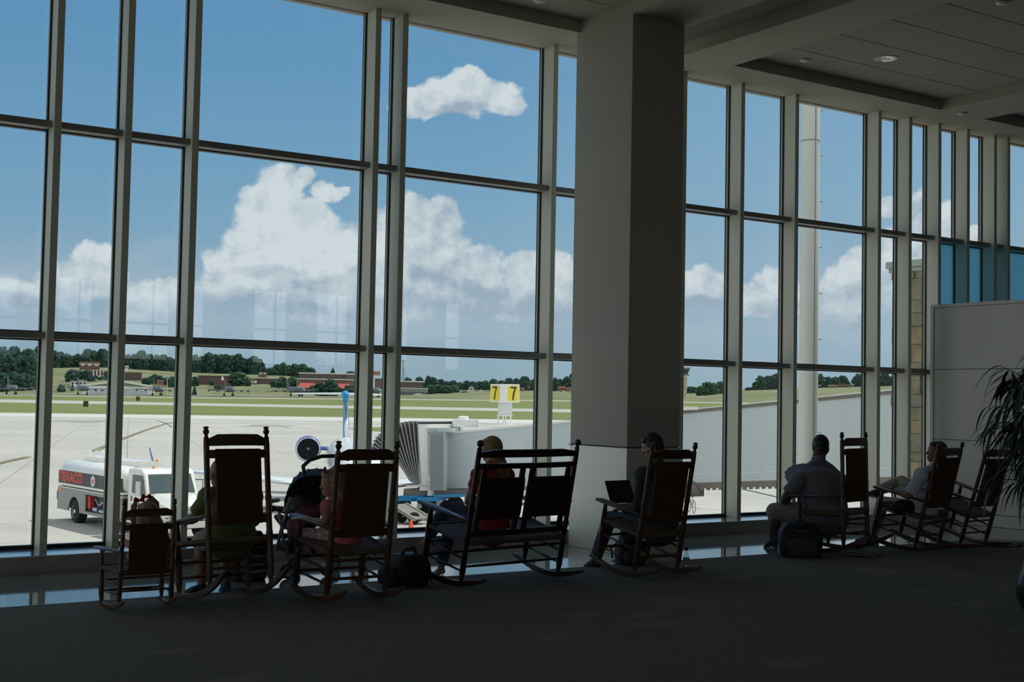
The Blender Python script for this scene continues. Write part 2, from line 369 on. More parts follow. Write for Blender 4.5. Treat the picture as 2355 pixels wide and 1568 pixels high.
# column
MB().box(8.11, 8.80, 10.17, 11.14, 1.085, 5.66).build('column', m_plast, bevel=.006, **st)
MB().box(8.108, 8.802, 10.168, 11.142, 0, 1.075).build('column', m_clad, bevel=.006, **st)
MB().box(8.12, 8.79, 10.18, 11.13, 1.07, 1.09).build('trim_3', m_dark, **st)
MB().box(8.095, 8.112, 11.10, 11.145, 1.066, 1.086).build('trim_4', m_whiteF, **st)
# window wall
XM = [-11.7, -9.8, -7.9, -6.05, -4.15, -2.25, -.35, 1.54-.03, 2.779, 3.403, 4.03, 5.914, 6.228, 8.133, 10.03, 10.973, 11.911, 13.472, 14.091, 14.708, 15.331, 15.945, 16.255, 17.2, 19.1, 21, 22.9, 24.8, 26.7, 28.6]
MWD = .063
m_spn = mat('blue translucent glass', (.25, .45, .55), .12, 0, .8)
_t = m_spn.node_tree; _o = [n for n in _t.nodes if n.type == 'OUTPUT_MATERIAL'][0]; _tl = _t.nodes.new('ShaderNodeBsdfTranslucent'); _tl.inputs[0].default_value = (.36, .66, .78, 1)
_mx = _t.nodes.new('ShaderNodeMixShader'); _mx.inputs[0].default_value = .8; _t.links.new(_t.nodes['Principled BSDF'].outputs[0], _mx.inputs[1]); _t.links.new(_tl.outputs[0], _mx.inputs[2]); _t.links.new(_mx.outputs[0], _o.inputs[0])
k = 0
for i, x in enumerate(XM):
    k += 1
    xe = XM[i+1] if i+1 < len(XM) else X1-.1
    w = empty('window_%d' % k, (x, 0, 0)); w['kind'] = 'structure'
    MB().box(0, MWD, YF, 11.80, ZS, ZC+.01).build('mullion', m_mull, w, bevel=.002)
    a, b = MWD, xe-x
    g = MB(); t = .014
    for zz0, zz1 in ((ZS, 2.0), (2.06, 3.87), (3.93, ZC+.01)):
        for q in ((a-.03, a+t-.002), (b-t+.002, b+.03)): g.box(q[0], q[1], 11.80, 11.865, zz0, zz1)
        g.box(a, b, 11.80, 11.865, zz0, zz0+(.03 if zz0 == ZS else .014)).box(a, b, 11.80, 11.865, zz1-.012, zz1)
    g.build('gasket', m_gask, w)
    s = MB(); [s.box(q, q+.004, 11.815, 11.83, ZS, ZC) for q in (a+t-.001, b-t-.003)]; s.build('glazing_bead', m_mull, w)
    for z0, z1 in ((2.0, 2.06), (3.87, 3.93)): MB().box(a, b, YT, 11.80, z0, z1).build('transom', m_trans, w, bevel=.001)
    MB().box(a+.002, b-.002, 11.832, 11.846, 3.94, ZC).build('pane', G1, w)
    lo = G1
    if 14.5 < x < 25:
        MB().box(a+.002, b-.002, 11.832, 11.846, ZS, 3.86).build('spandrel_panel', m_spn, w)
    else:
        MB().box(a+.002, b-.002, 11.832, 11.846, 2.07, 3.86).build('pane', G1, w)
        MB().box(a+.002, b-.002, 11.832, 11.846, ZS+.02, 1.99).build('pane', G1, w)
# partition at the right, standing off the window wall
pt = empty('partition', (14.53, 0, 0)); pt['kind'] = 'structure'
MB().box(.012, .10, 5.0, 11.58, 0, 2.94).build('core', m_dark, pt)
for z0, z1 in ((.004, .155), (.163, 1.106), (1.114, 2.056), (2.064, 2.90)):
    MB().box(0, .03, 5.06, 11.52, z0, z1).build('panel', m_white, pt)
fr = MB(); fr.box(-.012, .11, 5.0, 11.58, 2.905, 2.95).box(-.012, .11, 11.525, 11.58, 0, 2.905).box(-.012, .11, 5.0, 5.055, 0, 2.905); fr.build('frame', m_whiteF, pt, bevel=.004)
# back of the hall: clerestory windows mirroring in the glass, enlarged for fill light
BW = [(-11, -9.8), (-8.9, -7.6), (-6.2, -5), (-3.5, -2), (-1, .4), (1.6, 2.9), (4.3, 5.7), (7.0, 8.9), (10.0, 11.12), (12.1, 13.6), (14.3, 14.75), (16.4, 17.7), (18.7, 20.0), (22.1, 22.4), (23.85, 24.7), (26, 27.2)]
m = MB(); m.box(X0, X1, YB-.3, YB, 0, 2.6).box(X0, X1, YB-.3, YB, 5.05, 6); e = X0
for a, b in BW: m.box(e, a, YB-.3, YB, 2.6, 5.05); e = b
m.box(e, X1, YB-.3, YB, 2.6, 5.05); m.build('wall_back', m_wall, **st)
for a, b in BW:
    k += 1; w = empty('window_%d' % k, (a, YB, 0)); w['kind'] = 'structure'
    f = MB(); L = b-a
    for q in ((0, .05), (L-.05, L)): f.box(q[0], q[1], -.1, -.02, 2.6, 5.05)
    if L > 1: f.box(L*.6, L*.6+.06, -.1, -.02, 2.6, 5.05)
    f.box(0, L, -.1, -.02, 3.7, 3.78); f.build('window_frame', m_trans, w)
    MB().box(0, L, -.07, -.06, 2.6, 5.05).build('pane', G1, w)
m = MB(); m.box(X0-.3, X0, YB, 12, -.1, .4).box(X0-.3, X0, YB, 12, 5.3, 6); m.build('wall_left', m_wall, **st)
for i in range(15):                                                  # unseen end of the hall, glazing added to let in fill light
    y = YB+i*1.93; k += 1; w = empty('window_%d' % k, (X0, y, 0)); w['kind'] = 'structure'
    MB().box(-.2, 0, 0, .07, .4, 5.3).build('mullion', m_mull, w); MB().box(-.14, -.13, .07, 1.93, .4, 5.3).build('pane', G1, w)
MB().box(X1, X1+.3, YB, 12, -.1, 6).build('wall_right', m_wall, **st)
# things set in the ceiling
m_lamp = mat('lamp reflector', (.8, .72, .68), .18, 1); m_wh = mat('white plastic', (.75, .75, .72), .4)
def downlight(x, y, label):
    e = empty('downlight', (x, y, 5.635)); tag(e, label, 'ceiling light')
    MB().lathe([(0, .135), (.006, .14), (.008, .128), (0, .12)], (0, 0, 0), (0, 0, -1), 28).build('trim_ring', m_wh, e, smooth=30)
    MB().lathe([(.001, .002), (.001, .06), (.003, .095), (.008, .12), (.0105, .128)], (0, 0, 0), (0, 0, -1), 28).build('reflector', m_lamp, e, smooth=40)
    b = MB(); b.ball((-.03, 0, -.004), (.022, .05, .012), 10); b.ball((.03, .0, -.004), (.022, .05, .012), 10); b.build('lamp', mat('unlit lamp', (.3, .28, .27), .2), e, smooth=True)
downlight(11.85, 10.10, 'recessed round ceiling downlight in the middle coffer, right of the column')
downlight(14.99+.22, 10.48, 'recessed round ceiling downlight cut by the right edge of the picture')
def detector(x, y, z, label):
    o = MB().lathe([(0, .065), (.012, .066), (.022, .05), (.028, .03), (.03, .002)], (x, y, z), (x, y, z-1), 24).build('smoke_detector', m_wh, None, smooth=40)
    tag(o, label, 'smoke detector')
detector(11.16, 10.72, 5.635, 'small white smoke detector disc left of the downlight in the middle coffer')
detector(14.43, 11.00, 5.50, 'small white smoke detector disc on the rib between the two right coffers')
detector(7.33, 10.73, 5.635, 'white smoke detector disc in the coffer left of the column')
detector(11.11, 7.99, 5.635, 'white smoke detector disc near the top edge of the picture, upper right')
# ================================================================== ROCKING CHAIRS
m_wood = mat('dark oak', (.098, .046, .019), .32, 0, .5, var=((3, 3, 14), .8, (.055, .02, .009)), bump=('noise', 40, .1))
m_woodD = mat('black walnut finish', (.035, .016, .010), .3, 0, .5, var=((3, 3, 14), .7, (.02, .009, .006)))
m_cane = mat('woven cane', (.105, .05, .024), .75, 0, .2, var=(160, .7, (.05, .022, .012)), bump=('vor', 220, .8))
m_caneD = mat('dark woven splint', (.04, .024, .015), .8, 0, .2, var=(120, .6, (.02, .012, .008)), bump=('vor', 200, .8))
m_rush = mat('woven rush seat', (.17, .12, .085), .7, 0, .3, var=(90, .7, (.08, .05, .035)), bump=('vor', 160, .8))
m_rushD = mat('dark rush seat', (.12, .11, .12), .55, 0, .4, var=(90, .7, (.06, .055, .06)), bump=('vor', 160, .8))
ADULT = (.24, .241, .278, -.338, -.228, .26, .22, 1.22, .05, .60, .258)
BENCH = (.539, .533, .557, -.319, -.245, .232, .22, 1.245, .051, .60, .30)
CHILD = (.18, .186, .22, -.247, -.155, .145, .145, .765, .034, .425, .209)
def rocker(name, s, pose, label, cat, wood, cane, rush, group=None, bench=False, RR=1.15, k=1.):
    wt, wb, wf, yrt, yrb, yfb, yft, Ht, zb, za, ya = s
    x, y, yaw, t = pose
    oy, oz = RR*math.sin(t), RR-RR*math.cos(t)
    e = empty(name, (x-oy*math.sin(yaw), y+oy*math.cos(yaw), oz+.012), rot=(t, 0, yaw))
    tag(e, label, cat, group)
    H = Ht-zb
    def rp(sd, z):   # point on a rear post at height z
        q = (z-zb)/H; return V((sd*(wb+(wt-wb)*q), yrb+(yrt-yrb)*q, z))
    def fp(sd, z):
        q = (z-zb)/(za-zb); return V((sd*wf, yfb+(yft-yfb)*q, z))
    K = k
    for sd in (-1, 1):
        a, b = rp(sd, zb-.012*K), rp(sd, Ht); L = (b-a).length
        pr = [(0, .011*K), (.05*K, .016*K), (.105*K, .023*K)]
        for zz in (.30, .31, .325, .335, .35): pr.append((zz*L, (.0235 if round(zz*200) % 2 else .0205)*K))
        for zz in (.52, .53, .545, .555, .57): pr.append((zz*L, (.0225 if round(zz*200) % 2 else .019)*K))
        pr += [(L-.13*K, .0195*K), (L-.085*K, .017*K)]
        if bench: pr += [(L-.072*K, .019*K), (L-.062*K, .010*K), (L-.055*K, .012*K), (L-.045*K, .022*K), (L-.03*K, .026*K), (L-.014*K, .022*K), (L-.004*K, .012*K), (L, .002)]
        else: pr += [(L-.07*K, .011*K), (L-.062*K, .012*K), (L-.05*K, .0195*K), (L-.04*K, .0215*K), (L-.028*K, .018*K), (L-.02*K, .0115*K), (L-.016*K, .018*K), (L-.007*K, .019*K), (L-.002*K, .012*K), (L, .002)]
        MB().lathe([(t__, r__*1.12) for t__, r__ in pr], a, b, 14).build('rear_post', wood, e, smooth=50)
        a, b = fp(sd, zb-.012*K), fp(sd, za-.01*K); L = (b-a).length
        pr = [(0, .011*K), (.05*K, .016*K), (.11*K, .025*K), (.5*L, .0245*K), (.58*L, .024*K), (.59*L, .021*K), (.61*L, .0245*K), (.63*L, .021*K), (.66*L, .024*K), (.80*L, .0215*K), (.9*L, .019*K), (L, .014*K)]
        MB().lathe([(t__, r__*1.08) for t__, r__ in pr], a, b, 14).build('front_post', wood, e, smooth=50)
        # arm: flat board, wide rounded front
        r0 = rp(sd, za-.03*K)+V((0, .0, 0)); f0 = V((sd*wf, ya+.055*K, za+.004*K)); R = []
        for q in [i/8 for i in range(9)]:
            p = r0.lerp(f0, q); w = (.022+.034*math.sin(min(1, q*1.15)*PI/2)**1.5)*K
            if q > .93: w *= .72
            th = .011*K; ox = sd*.012*K*q
            R.append([p+V((ox-w, 0, th*.5)), p+V((ox-w*.8, 0, th)), p+V((ox+w*.8, 0, th)), p+V((ox+w, 0, th*.5)), p+V((ox+w, 0, -th*.5)), p+V((ox+w*.8, 0, -th)), p+V((ox-w*.8, 0, -th)), p+V((ox-w, 0, -th*.5))])
        MB().rings(R).build('arm', wood, e, smooth=35)
        # rocker blade: arc of radius RR
        a0, a1 = (-.50, .345) if not bench else (-.50, .34)
        if k < .9: a0, a1 = -.42, .34
        R = []; n = 18
        for i in range(n+1):
            q = i/n; an = a0+(a1-a0)*q; yy = RR*math.sin(an); zz = RR-RR*math.cos(an)
            xx = sd*(wb+(wf-wb)*max(0, min(1, (yy-yrb)/(yfb-yrb)))); th = .046*K*min(1, .45+3.2*q, .5+7*(1-q)); w = .014*K
            nx = V((0, -math.sin(an), math.cos(an))); c0 = V((xx, yy, zz))
            R.append([c0+V((-w, 0, 0)), c0+V((w, 0, 0)), c0+V((w, 0, 0))+nx*th, c0+V((-w, 0, 0))+nx*th])
        MB().rings(R).build('rocker', wood, e, bevel=.003)
        for zf, zr in ((.30, .255), (.185, .15)):
            MB().tube([fp(sd, zf*K), fp(sd, zf*K).lerp(rp(sd, zr*K), .5), rp(sd, zr*K)], [.008*K, .0115*K, .008*K], 8).build('stretcher', wood, e, smooth=True)
    def cross(A, B, r=.0105): MB().tube([A, A.lerp(B, .1), A.lerp(B, .5), A.lerp(B, .9), B], [r*.75*K, r*K, r*1.25*K, r*K, r*.75*K], 8).build('stretcher', wood, e, smooth=True)
    cross(rp(-1, .325*K), rp(1, .325*K)); cross(rp(-1, .19*K), rp(1, .19*K)); cross(fp(-1, .29*K), fp(1, .29*K)); cross(fp(-1, .18*K), fp(1, .18*K), .012)
    # seat: woven top pillowed between four rails
    zf_, zr_ = (.43*K, .385*K)
    F0, F1, B0, B1 = fp(-1, zf_), fp(1, zf_), rp(-1, zr_), rp(1, zr_)
    n = 12; vs = []; fs = []
    for s_, o_ in ((1, .022*K), (-1, -.012*K)):
        for i in range(n+1):
            for j in range(n+1):
                u, v = i/n, j/n; p = B0.lerp(B1, u).lerp(F0.lerp(F1, u), v); dd = min(u, 1-u, v, 1-v)
                vs.append(p+V((0, 0, o_*min(1, (dd*6)**.5 if dd > 0 else 0)-(.010*K if s_ > 0 else 0)*min(1, dd*2)*1.0)))
    for s_ in (0, 1):
        for i in range(n):
            for j in range(n):
                a = s_*(n+1)**2+i*(n+1)+j; q = (a, a+n+1, a+n+2, a+1); fs.append(q if s_ == 0 else q[::-1])
    M_ = MB(); M_.add(vs, fs)
    for A, B in ((F0, F1), (B0, B1), (F0, B0), (F1, B1)): M_.tube([A, B], .022*K, 8)
    if bench:
        pass
    M_.build('seat', rush, e, smooth=50)
    # back: crest, rails, woven panel
    def rail(z0, z1, nm, cham=0., th=.011):
        A0, A1 = rp(-1, z0), rp(1, z0); C0, C1 = rp(-1, z1), rp(1, z1); yv = V((0, th*K, 0)); n = 12; R = []
        for i in range(n+1):
            u = i/n; bow = -.018*K*math.sin(PI*u); lo = A0.lerp(A1, u)+V((0, bow, 0)); hi = C0.lerp(C1, u)+V((0, bow, 0))
            if cham: hi = hi+(lo-hi)*(cham*max(0, 1-min(u, 1-u)/.16))
            R.append([lo-yv, lo+yv, hi+yv, hi-yv])
        MB().rings(R).build(nm, wood, e, bevel=.003)
    if not bench:
        rail(1.075*K if k > .9 else .645, 1.158*K if k > .9 else .70, 'crest_rail', .45)
        zt0, zt1, zl0, zl1 = (.985, 1.045, .505, .56) if k > .9 else (.55, .59, .24, .275)
        rail(zt0, zt1, 'upper_rail'); rail(zl0, zl1, 'lower_rail')
        ins = .74
        R = []; yt = .022*K
        for i in range(9):
            q = i/8; z = zl0-.004+(zt1+.004-(zl0-.004))*q; c0, c1 = rp(-ins, z), rp(ins, z); off = V((0, -.018*K, 0)); puff = .5 if i in (0, 8) else 1
            R.append([c0+off+V((0, -yt*puff*.6, 0)), c0.lerp(c1, .5)+off+V((0, -yt*puff, 0)), c1+off+V((0, -yt*puff*.6, 0)), c1+off+V((0, yt*puff*.6, 0)), c0.lerp(c1, .5)+off+V((0, yt*puff, 0)), c0+off+V((0, yt*puff*.6, 0))])
        MB().rings(R).build('back_panel', cane, e, smooth=50)
    else:
        rail(1.10, 1.165, 'crest_rail', .35, .014); rail(1.005, 1.05, 'upper_rail', 0, .012); rail(.44, .49, 'lower_rail', 0, .014)
        for c0, c1 in ((-.86, -.10), (.10, .86)):
            for q in (c0, c1): MB().bar(rp(q, .49), rp(q, 1.005)+V((0, -.012, 0)), .052, .02, (0, 1, 0)).build('back_stile', wood, e, bevel=.003)
            R = []
            for i in range(9):
                z = .585+(.93-.585)*i/8; a, b = rp(c0-.045, z), rp(c1+.045, z); pf = .016 if 0 < i < 8 else .008; mid = V((0, -.02, 0))
                R.append([a+V((0, -pf, 0))+mid, b+V((0, -pf, 0))+mid, b+V((0, pf, 0))+mid, a+V((0, pf, 0))+mid])
            MB().rings(R).build('back_panel', cane, e, smooth=50)
    return e
POSE = dict(c2=(3.561, 9.451, .05, -.23), c3=(4.389, 8.904, -.01, .035), c5=(7.421, 8.973, -.022, .111), c6=(10.294, 9.546, .209, -.119), c7=(11.393, 9.187, .154, .155),
            c8=(12.173, 9.127, .067, .206), b=(6.005, 9.179, .12, .132), k=(2.898, 9.242, .011, -.075))
rocker('rocking_chair', CHILD, POSE['k'], 'small child-size wooden rocking chair, the lowest and leftmost', 'rocking chair', m_wood, m_cane, m_rush, None, RR=.62, k=.68)
rocker('rocking_chair', ADULT, POSE['c2'], 'tall wooden rocking chair tipped forward under the old man in the green shirt', 'rocking chair', m_wood, m_cane, m_rush, 'rocking chairs facing the window')
rocker('rocking_chair', ADULT, POSE['c3'], 'wooden rocking chair with the little girl in a pink shirt beside the stroller', 'rocking chair', m_wood, m_cane, m_rush, 'rocking chairs facing the window')
rocker('rocking_bench', BENCH, POSE['b'], 'wide dark double rocking bench with two woven back panels', 'bench', m_woodD, m_caneD, m_rushD, None, True)
rocker('rocking_chair', ADULT, POSE['c5'], 'wooden rocking chair of the dark-haired man with a laptop, beside the column', 'rocking chair', m_wood, m_cane, m_rush, 'rocking chairs facing the window')
rocker('rocking_chair', ADULT, POSE['c6'], 'wooden rocking chair beside the heavy man in the checked shirt', 'rocking chair', m_wood, m_cane, m_rush, 'rocking chairs facing the window')
rocker('rocking_chair', ADULT, POSE['c7'], 'wooden rocking chair of the man leaning back with crossed legs', 'rocking chair', m_wood, m_cane, m_rush, 'rocking chairs facing the window')
rocker('rocking_chair', ADULT, POSE['c8'], 'empty wooden rocking chair at the far right in front of the pale partition', 'rocking chair', m_wood, m_cane, m_rush, 'rocking chairs facing the window')
# ================================================================== AIRFIELD
ZA = -4.35
DIRR = V((.957, -.29, 0))                                   # runway direction
m_conc = mat('apron concrete', (.44, .43, .395), .85, var=((.05, .05, .05), .75, (.36, .35, .325)))
t = m_conc.node_tree; b_ = t.nodes['Principled BSDF']; c_ = t.nodes.new('ShaderNodeTexCoord'); mp = t.nodes.new('ShaderNodeMapping')
mp.inputs['Rotation'].default_value = (0, 0, math.atan2(.29, .957)); t.links.new(c_.outputs['Object'], mp.inputs[0])
br = t.nodes.new('ShaderNodeTexBrick'); br.offset = 0; br.inputs['Scale'].default_value = 1; br.inputs['Brick Width'].default_value = 7.6; br.inputs['Row Height'].default_value = 7.6
br.inputs['Mortar Size'].default_value = .035; br.inputs['Mortar Smooth'].default_value = .3
br.inputs['Color1'].default_value = (1, 1, 1, 1); br.inputs['Color2'].default_value = (.93, .93, .93, 1); br.inputs['Mortar'].default_value = (.38, .37, .35, 1)
t.links.new(mp.outputs[0], br.inputs[0])
ml = t.nodes.new('ShaderNodeMix'); ml.data_type = 'RGBA'; ml.blend_type = 'MULTIPLY'; ml.inputs[0].default_value = 1
src = b_.inputs['Base Color'].links[0].from_socket; t.links.new(src, ml.inputs[6]); t.links.new(br.outputs[0], ml.inputs[7])
# oil stains and tyre scuffs
sn = t.nodes.new('ShaderNodeTexNoise'); sn.inputs['Scale'].default_value = .09; sn.inputs['Detail'].default_value = 6; t.links.new(c_.outputs['Object'], sn.inputs[0])
sr_ = t.nodes.new('ShaderNodeMapRange'); sr_.inputs[1].default_value = .62; sr_.inputs[2].default_value = .78; sr_.inputs[4].default_value = .55; t.links.new(sn.outputs[0], sr_.inputs[0])
m3 = t.nodes.new('ShaderNodeMix'); m3.data_type = 'RGBA'; m3.inputs[7].default_value = (.17, .165, .15, 1); t.links.new(sr_.outputs[0], m3.inputs[0]); t.links.new(ml.outputs[2], m3.inputs[6])
t.links.new(m3.outputs[2], b_.inputs['Base Color'])
m_grass = mat('mown grass', (.13, .165, .05), .95, 0, .1, var=((.03, .12, .1), .9, (.19, .20, .085)))
m_grass2 = mat('hillside grass', (.135, .165, .08), .95, 0, .1, var=((.02, .02, .02), .9, (.215, .205, .125)))
m_run = mat('runway surface', (.40, .385, .35), .9, var=(.02, .6, (.34, .33, .31)))
m_ramp = mat('far ramp', (.22, .235, .24), .9)
XS = list(range(-300, 2701, 60))
def tab(T, x):
    T = sorted(T)
    if x <= T[0][0]: a, b = T[0], T[1]
    elif x >= T[-1][0]: a, b = T[-2], T[-1]
    else:
        for a, b in zip(T, T[1:]):
            if a[0] <= x <= b[0]: break
    return a[1]+(b[1]-a[1])*(x-a[0])/(b[0]-a[0])
def ring(D_, T, dz=0): return [at(x, tab(T, x), D_)+V((0, 0, dz)) for x in XS]
R1 = [hz(x, tab([(0, 948.5), (1300, 966), (2355, 979)], x), ZA) for x in XS]
TT = {'r1n': (520, [(0, 925), (440, 932.4), (820, 939), (1300, 948), (2355, 967)]), 'r1f': (600, [(0, 918), (440, 926.5), (820, 933), (1300, 941), (2355, 960)]),
      'r2n': (840, [(0, 909), (440, 915.2), (925, 919.4), (1220, 922), (1600, 926), (2355, 937)]), 'r2f': (860, [(0, 908), (440, 913.6), (925, 917.9), (1300, 921), (1600, 924.4), (2355, 935)]),
      'rq': (1060, [(0, 904.5), (200, 905.8), (440, 907.6), (640, 909.2), (840, 911), (980, 907), (1080, 904.5), (1150, 901.5), (1230, 900.7), (1300, 904.5), (1600, 912), (1700, 902.5), (1800, 899.5), (2000, 893.5), (2355, 889)]),
      'rp': (960, [(0, 905.5), (200, 906.8), (440, 908.5), (640, 910.5), (840, 912), (980, 908), (1080, 905), (1150, 902), (1230, 901), (1300, 905), (1600, 912), (1700, 903), (1800, 900), (2000, 894), (2355, 890)]),
      'md': (1180, [(0, 880), (150, 880), (300, 880), (440, 888), (600, 888), (700, 896), (840, 902), (980, 903), (1080, 900), (1150, 898), (1300, 902), (1600, 912), (1700, 900), (1800, 896.5), (1880, 893), (2000, 890), (2355, 885)]),
      'top': (1500, [(0, 851), (150, 845), (240, 845), (330, 851), (400, 854), (440, 857), (600, 862), (680, 865), (760, 884), (840, 893), (1000, 895), (1300, 899), (1600, 911), (1680, 900), (1720, 897.5), (1800, 895), (1880, 891.5), (2000, 888.5), (2355, 882)]),
      'far': (3200, [(0, 880), (600, 890), (2355, 900)])}
RG = {k_: ring(*v) for k_, v in TT.items()}
def strip(name, A, B, m):
    n = len(A); o = MB().add(A+B, [(i, i+1, n+i+1, n+i) for i in range(n-1)]).build(name, m, None, kind='structure'); return o
mb = MB(); near = [V((-60, 11.8, ZA)), V((160, 11.8, ZA))]
mb.add([V((-60, 11.8, ZA)), V((160, 11.8, ZA))]+[R1[-1], R1[0]], [(0, 1, 2, 3)])
# the far edge follows the runway line exactly; the apron is flat
mb.build('ground', m_conc, None, kind='structure')
strip('ground', R1, RG['r1n'], m_grass); strip('ground', RG['r1n'], RG['r1f'], m_run); strip('ground', RG['r1f'], RG['r2n'], m_grass)
strip('ground', RG['r2n'], RG['r2f'], m_run); strip('ground', RG['r2f'], RG['rp'], m_grass2); strip('ground', RG['rp'], RG['rq'], m_grass2); strip('ground', RG['rq'], RG['md'], m_grass2)
strip('ground', RG['md'], RG['top'], m_grass2); strip('ground', RG['top'], RG['far'], m_grass2)
n_ = [i for i, x in enumerate(XS) if x <= 960]
strip('ground', [RG['rp'][i]*1.0+(RG['r2f'][i]-RG['rp'][i])*.55+V((0, 0, .12)) for i in n_], [RG['rq'][i]+V((0, 0, .12)) for i in n_], m_ramp)
def gpt(x, D_):     # a point on the far terrain
    ks = ['r1n', 'r1f', 'r2n', 'r2f', 'rp', 'rq', 'md', 'top', 'far']
    for a, b in zip(ks, ks[1:]):
        if TT[a][0] <= D_ <= TT[b][0]:
            q = (D_-TT[a][0])/(TT[b][0]-TT[a][0]); A = at(x, tab(TT[a][1], x), TT[a][0]); B = at(x, tab(TT[b][1], x), TT[b][0]); return A.lerp(B, q)
m_pale = mat('taxiway edge concrete', (.50, .49, .455), .85)
def flat(name, pts, m, z=.02):
    o = MB().quad(*[hz(x, y, ZA)+V((0, 0, z)) for x, y in pts]).build(name, m, None, kind='structure'); return o
flat('ground', [(-200, 946.5), (1400, 967.6), (1400, 976), (-200, 954)], m_pale, .01)
flat('ground', [(800, 985), (1035, 976), (1035, 992), (880, 993)], m_grass, .03)
m_yel = mat('yellow paint', (.38, .33, .14), .7); m_blk = mat('black paint', (.05, .05, .045), .8); m_ora = mat('faded orange paint', (.55, .32, .14), .7)
def lines(name, P, w, m, off=0., lab=''):
    P = [hz(x, y, ZA) for x, y in P]; mb = MB()
    L = []; R_ = []
    for i, p in enumerate(P):
        d = (P[min(i+1, len(P)-1)]-P[max(i-1, 0)]).normalized(); nrm = V((-d.y, d.x, 0))
        L.append(p+nrm*(off-w/2)+V((0, 0, .03))); R_.append(p+nrm*(off+w/2)+V((0, 0, .03)))
    n = len(P); mb.add(L+R_, [(i, i+1, n+i+1, n+i) for i in range(n-1)])
    return mb.build(name, m, None, kind='structure')
C1 = [(-60, 1082), (0, 1065), (65, 1050.5)]; C2 = [(215, 1038), (270, 1014), (330, 991), (383, 974), (420, 969)]
for C_ in (C1, C2):
    lines('ground', C_, .42, m_yel); lines('ground', C_, .13, m_blk, .27); lines('ground', C_, .13, m_blk, -.27); lines('ground', C_, .12, m_blk, 0)
lines('ground', [(383, 974), (395, 982), (440, 986), (520, 986)], .2, m_blk); lines('ground', [(383, 974), (360, 966), (280, 961), (120, 962)], .25, m_blk)
lines('ground', [(650, 981), (668, 986), (720, 987)], .25, m_yel)
lines('ground', [(1580, 1166), (1660, 1173.5), (1720, 1178), (1800, 1184)], .10, m_ora); lines('ground', [(1690, 1121), (1740, 1132), (1800, 1146)], .25, mat('tar seam', (.12, .12, .12), .8))
# stains with a shape of their own
m_st = mat('tyre scuff stain', (.20, .195, .18), .9, var=((.6, .6, .6), .9, (.36, .35, .32)))
def blot(cx, cy, rx, ry, n=22):
    c = hz(cx, cy, ZA); pts = []
    for i in range(n):
        a = 2*PI*i/n; k_ = 1+.3*math.sin(3*a+cx)+.15*random.random(); pts.append(hz(cx+rx*k_*math.cos(a), cy+ry*k_*math.sin(a), ZA)+V((0, 0, .012)))
    MB().quad(*pts).build('ground', m_st, None, kind='structure')
blot(192, 969, 60, 2.6); blot(610, 979, 50, 2.2)
# ------------------------------------------------------------------ trees
m_tr = [mat('tree foliage %s' % n, c, .95, 0, .1, var=((.35, .35, .35), .9, d)) for n, c, d in (('blue green', (.045, .095, .070), (.018, .05, .045)), ('mid green', (.055, .115, .062), (.02, .055, .04)), ('deep green', (.035, .078, .062), (.014, .042, .040)), ('light green', (.085, .14, .05), (.04, .085, .04)))]  # distance haze is put into the foliage colours as a bluish cast
m_bark = mat('bark', (.10, .08, .06), .9)
def tree_mesh(kind, seed):
    rnd = random.Random(seed); mb = MB()
    def blob(c, r, seg=8):
        i0 = len(mb.v); mb.ball(c, (r, r, r*.85), seg); c = V(c)
        for i in range(i0, len(mb.v)): v = V(mb.v[i]); mb.v[i] = tuple(c+(v-c)*(1+rnd.uniform(-.22, .25)))
    if kind == 'con':
        for i in range(9):
            z = .14+i*.095; r = .33*(1-i/9.3)
            for k_ in range(6): a = k_*1.05+i; blob((r*.55*math.cos(a), r*.55*math.sin(a), z), r*.55, 6)
    else:
        for i in range(105):
            a = rnd.random()*6.28; z = rnd.random()**.75; rr = (.45*math.sin(PI*min(1, .20+z*.78))**.55)*rnd.uniform(.6, 1.06)*(1+.16*math.sin(a*3+seed))
            blob((rr*math.cos(a), rr*math.sin(a), .05+z*.84), rnd.uniform(.055, .125), 7)
        for i in range(6): blob((rnd.uniform(-.2, .2), rnd.uniform(-.2, .2), .2+i*.11), .22)
        for i in range(7): a = i*.9; blob((.3*math.cos(a), .3*math.sin(a), .06), .16, 6)
    mb.cur = 1; mb.tube([(0, 0, -.06), (0, 0, .5)], [.03, .015], 6)
    return mb
TM = {}
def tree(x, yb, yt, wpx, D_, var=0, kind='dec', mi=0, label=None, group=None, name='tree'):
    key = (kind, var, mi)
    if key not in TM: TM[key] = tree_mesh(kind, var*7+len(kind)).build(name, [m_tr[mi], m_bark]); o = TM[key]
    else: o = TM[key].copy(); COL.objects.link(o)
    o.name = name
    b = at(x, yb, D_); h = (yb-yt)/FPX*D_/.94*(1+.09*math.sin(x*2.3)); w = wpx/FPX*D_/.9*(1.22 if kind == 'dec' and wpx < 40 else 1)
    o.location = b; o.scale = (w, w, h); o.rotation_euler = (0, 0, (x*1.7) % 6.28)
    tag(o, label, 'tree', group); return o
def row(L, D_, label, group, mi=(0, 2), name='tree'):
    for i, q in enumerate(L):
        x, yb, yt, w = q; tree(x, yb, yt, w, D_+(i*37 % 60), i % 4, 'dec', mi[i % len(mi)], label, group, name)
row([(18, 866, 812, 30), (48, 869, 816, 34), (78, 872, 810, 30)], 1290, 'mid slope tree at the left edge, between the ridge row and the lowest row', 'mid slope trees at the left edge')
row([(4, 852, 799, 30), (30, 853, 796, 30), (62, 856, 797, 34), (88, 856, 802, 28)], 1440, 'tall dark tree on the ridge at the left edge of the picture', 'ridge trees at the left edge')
row([(6, 902, 862, 28), (30, 902, 855, 30), (52, 903, 858, 28), (76, 903, 862, 26), (90, 900, 860, 24)], 1080, 'dark tree on the lower slope behind the leftmost grey jet', 'lower slope trees at the left edge')
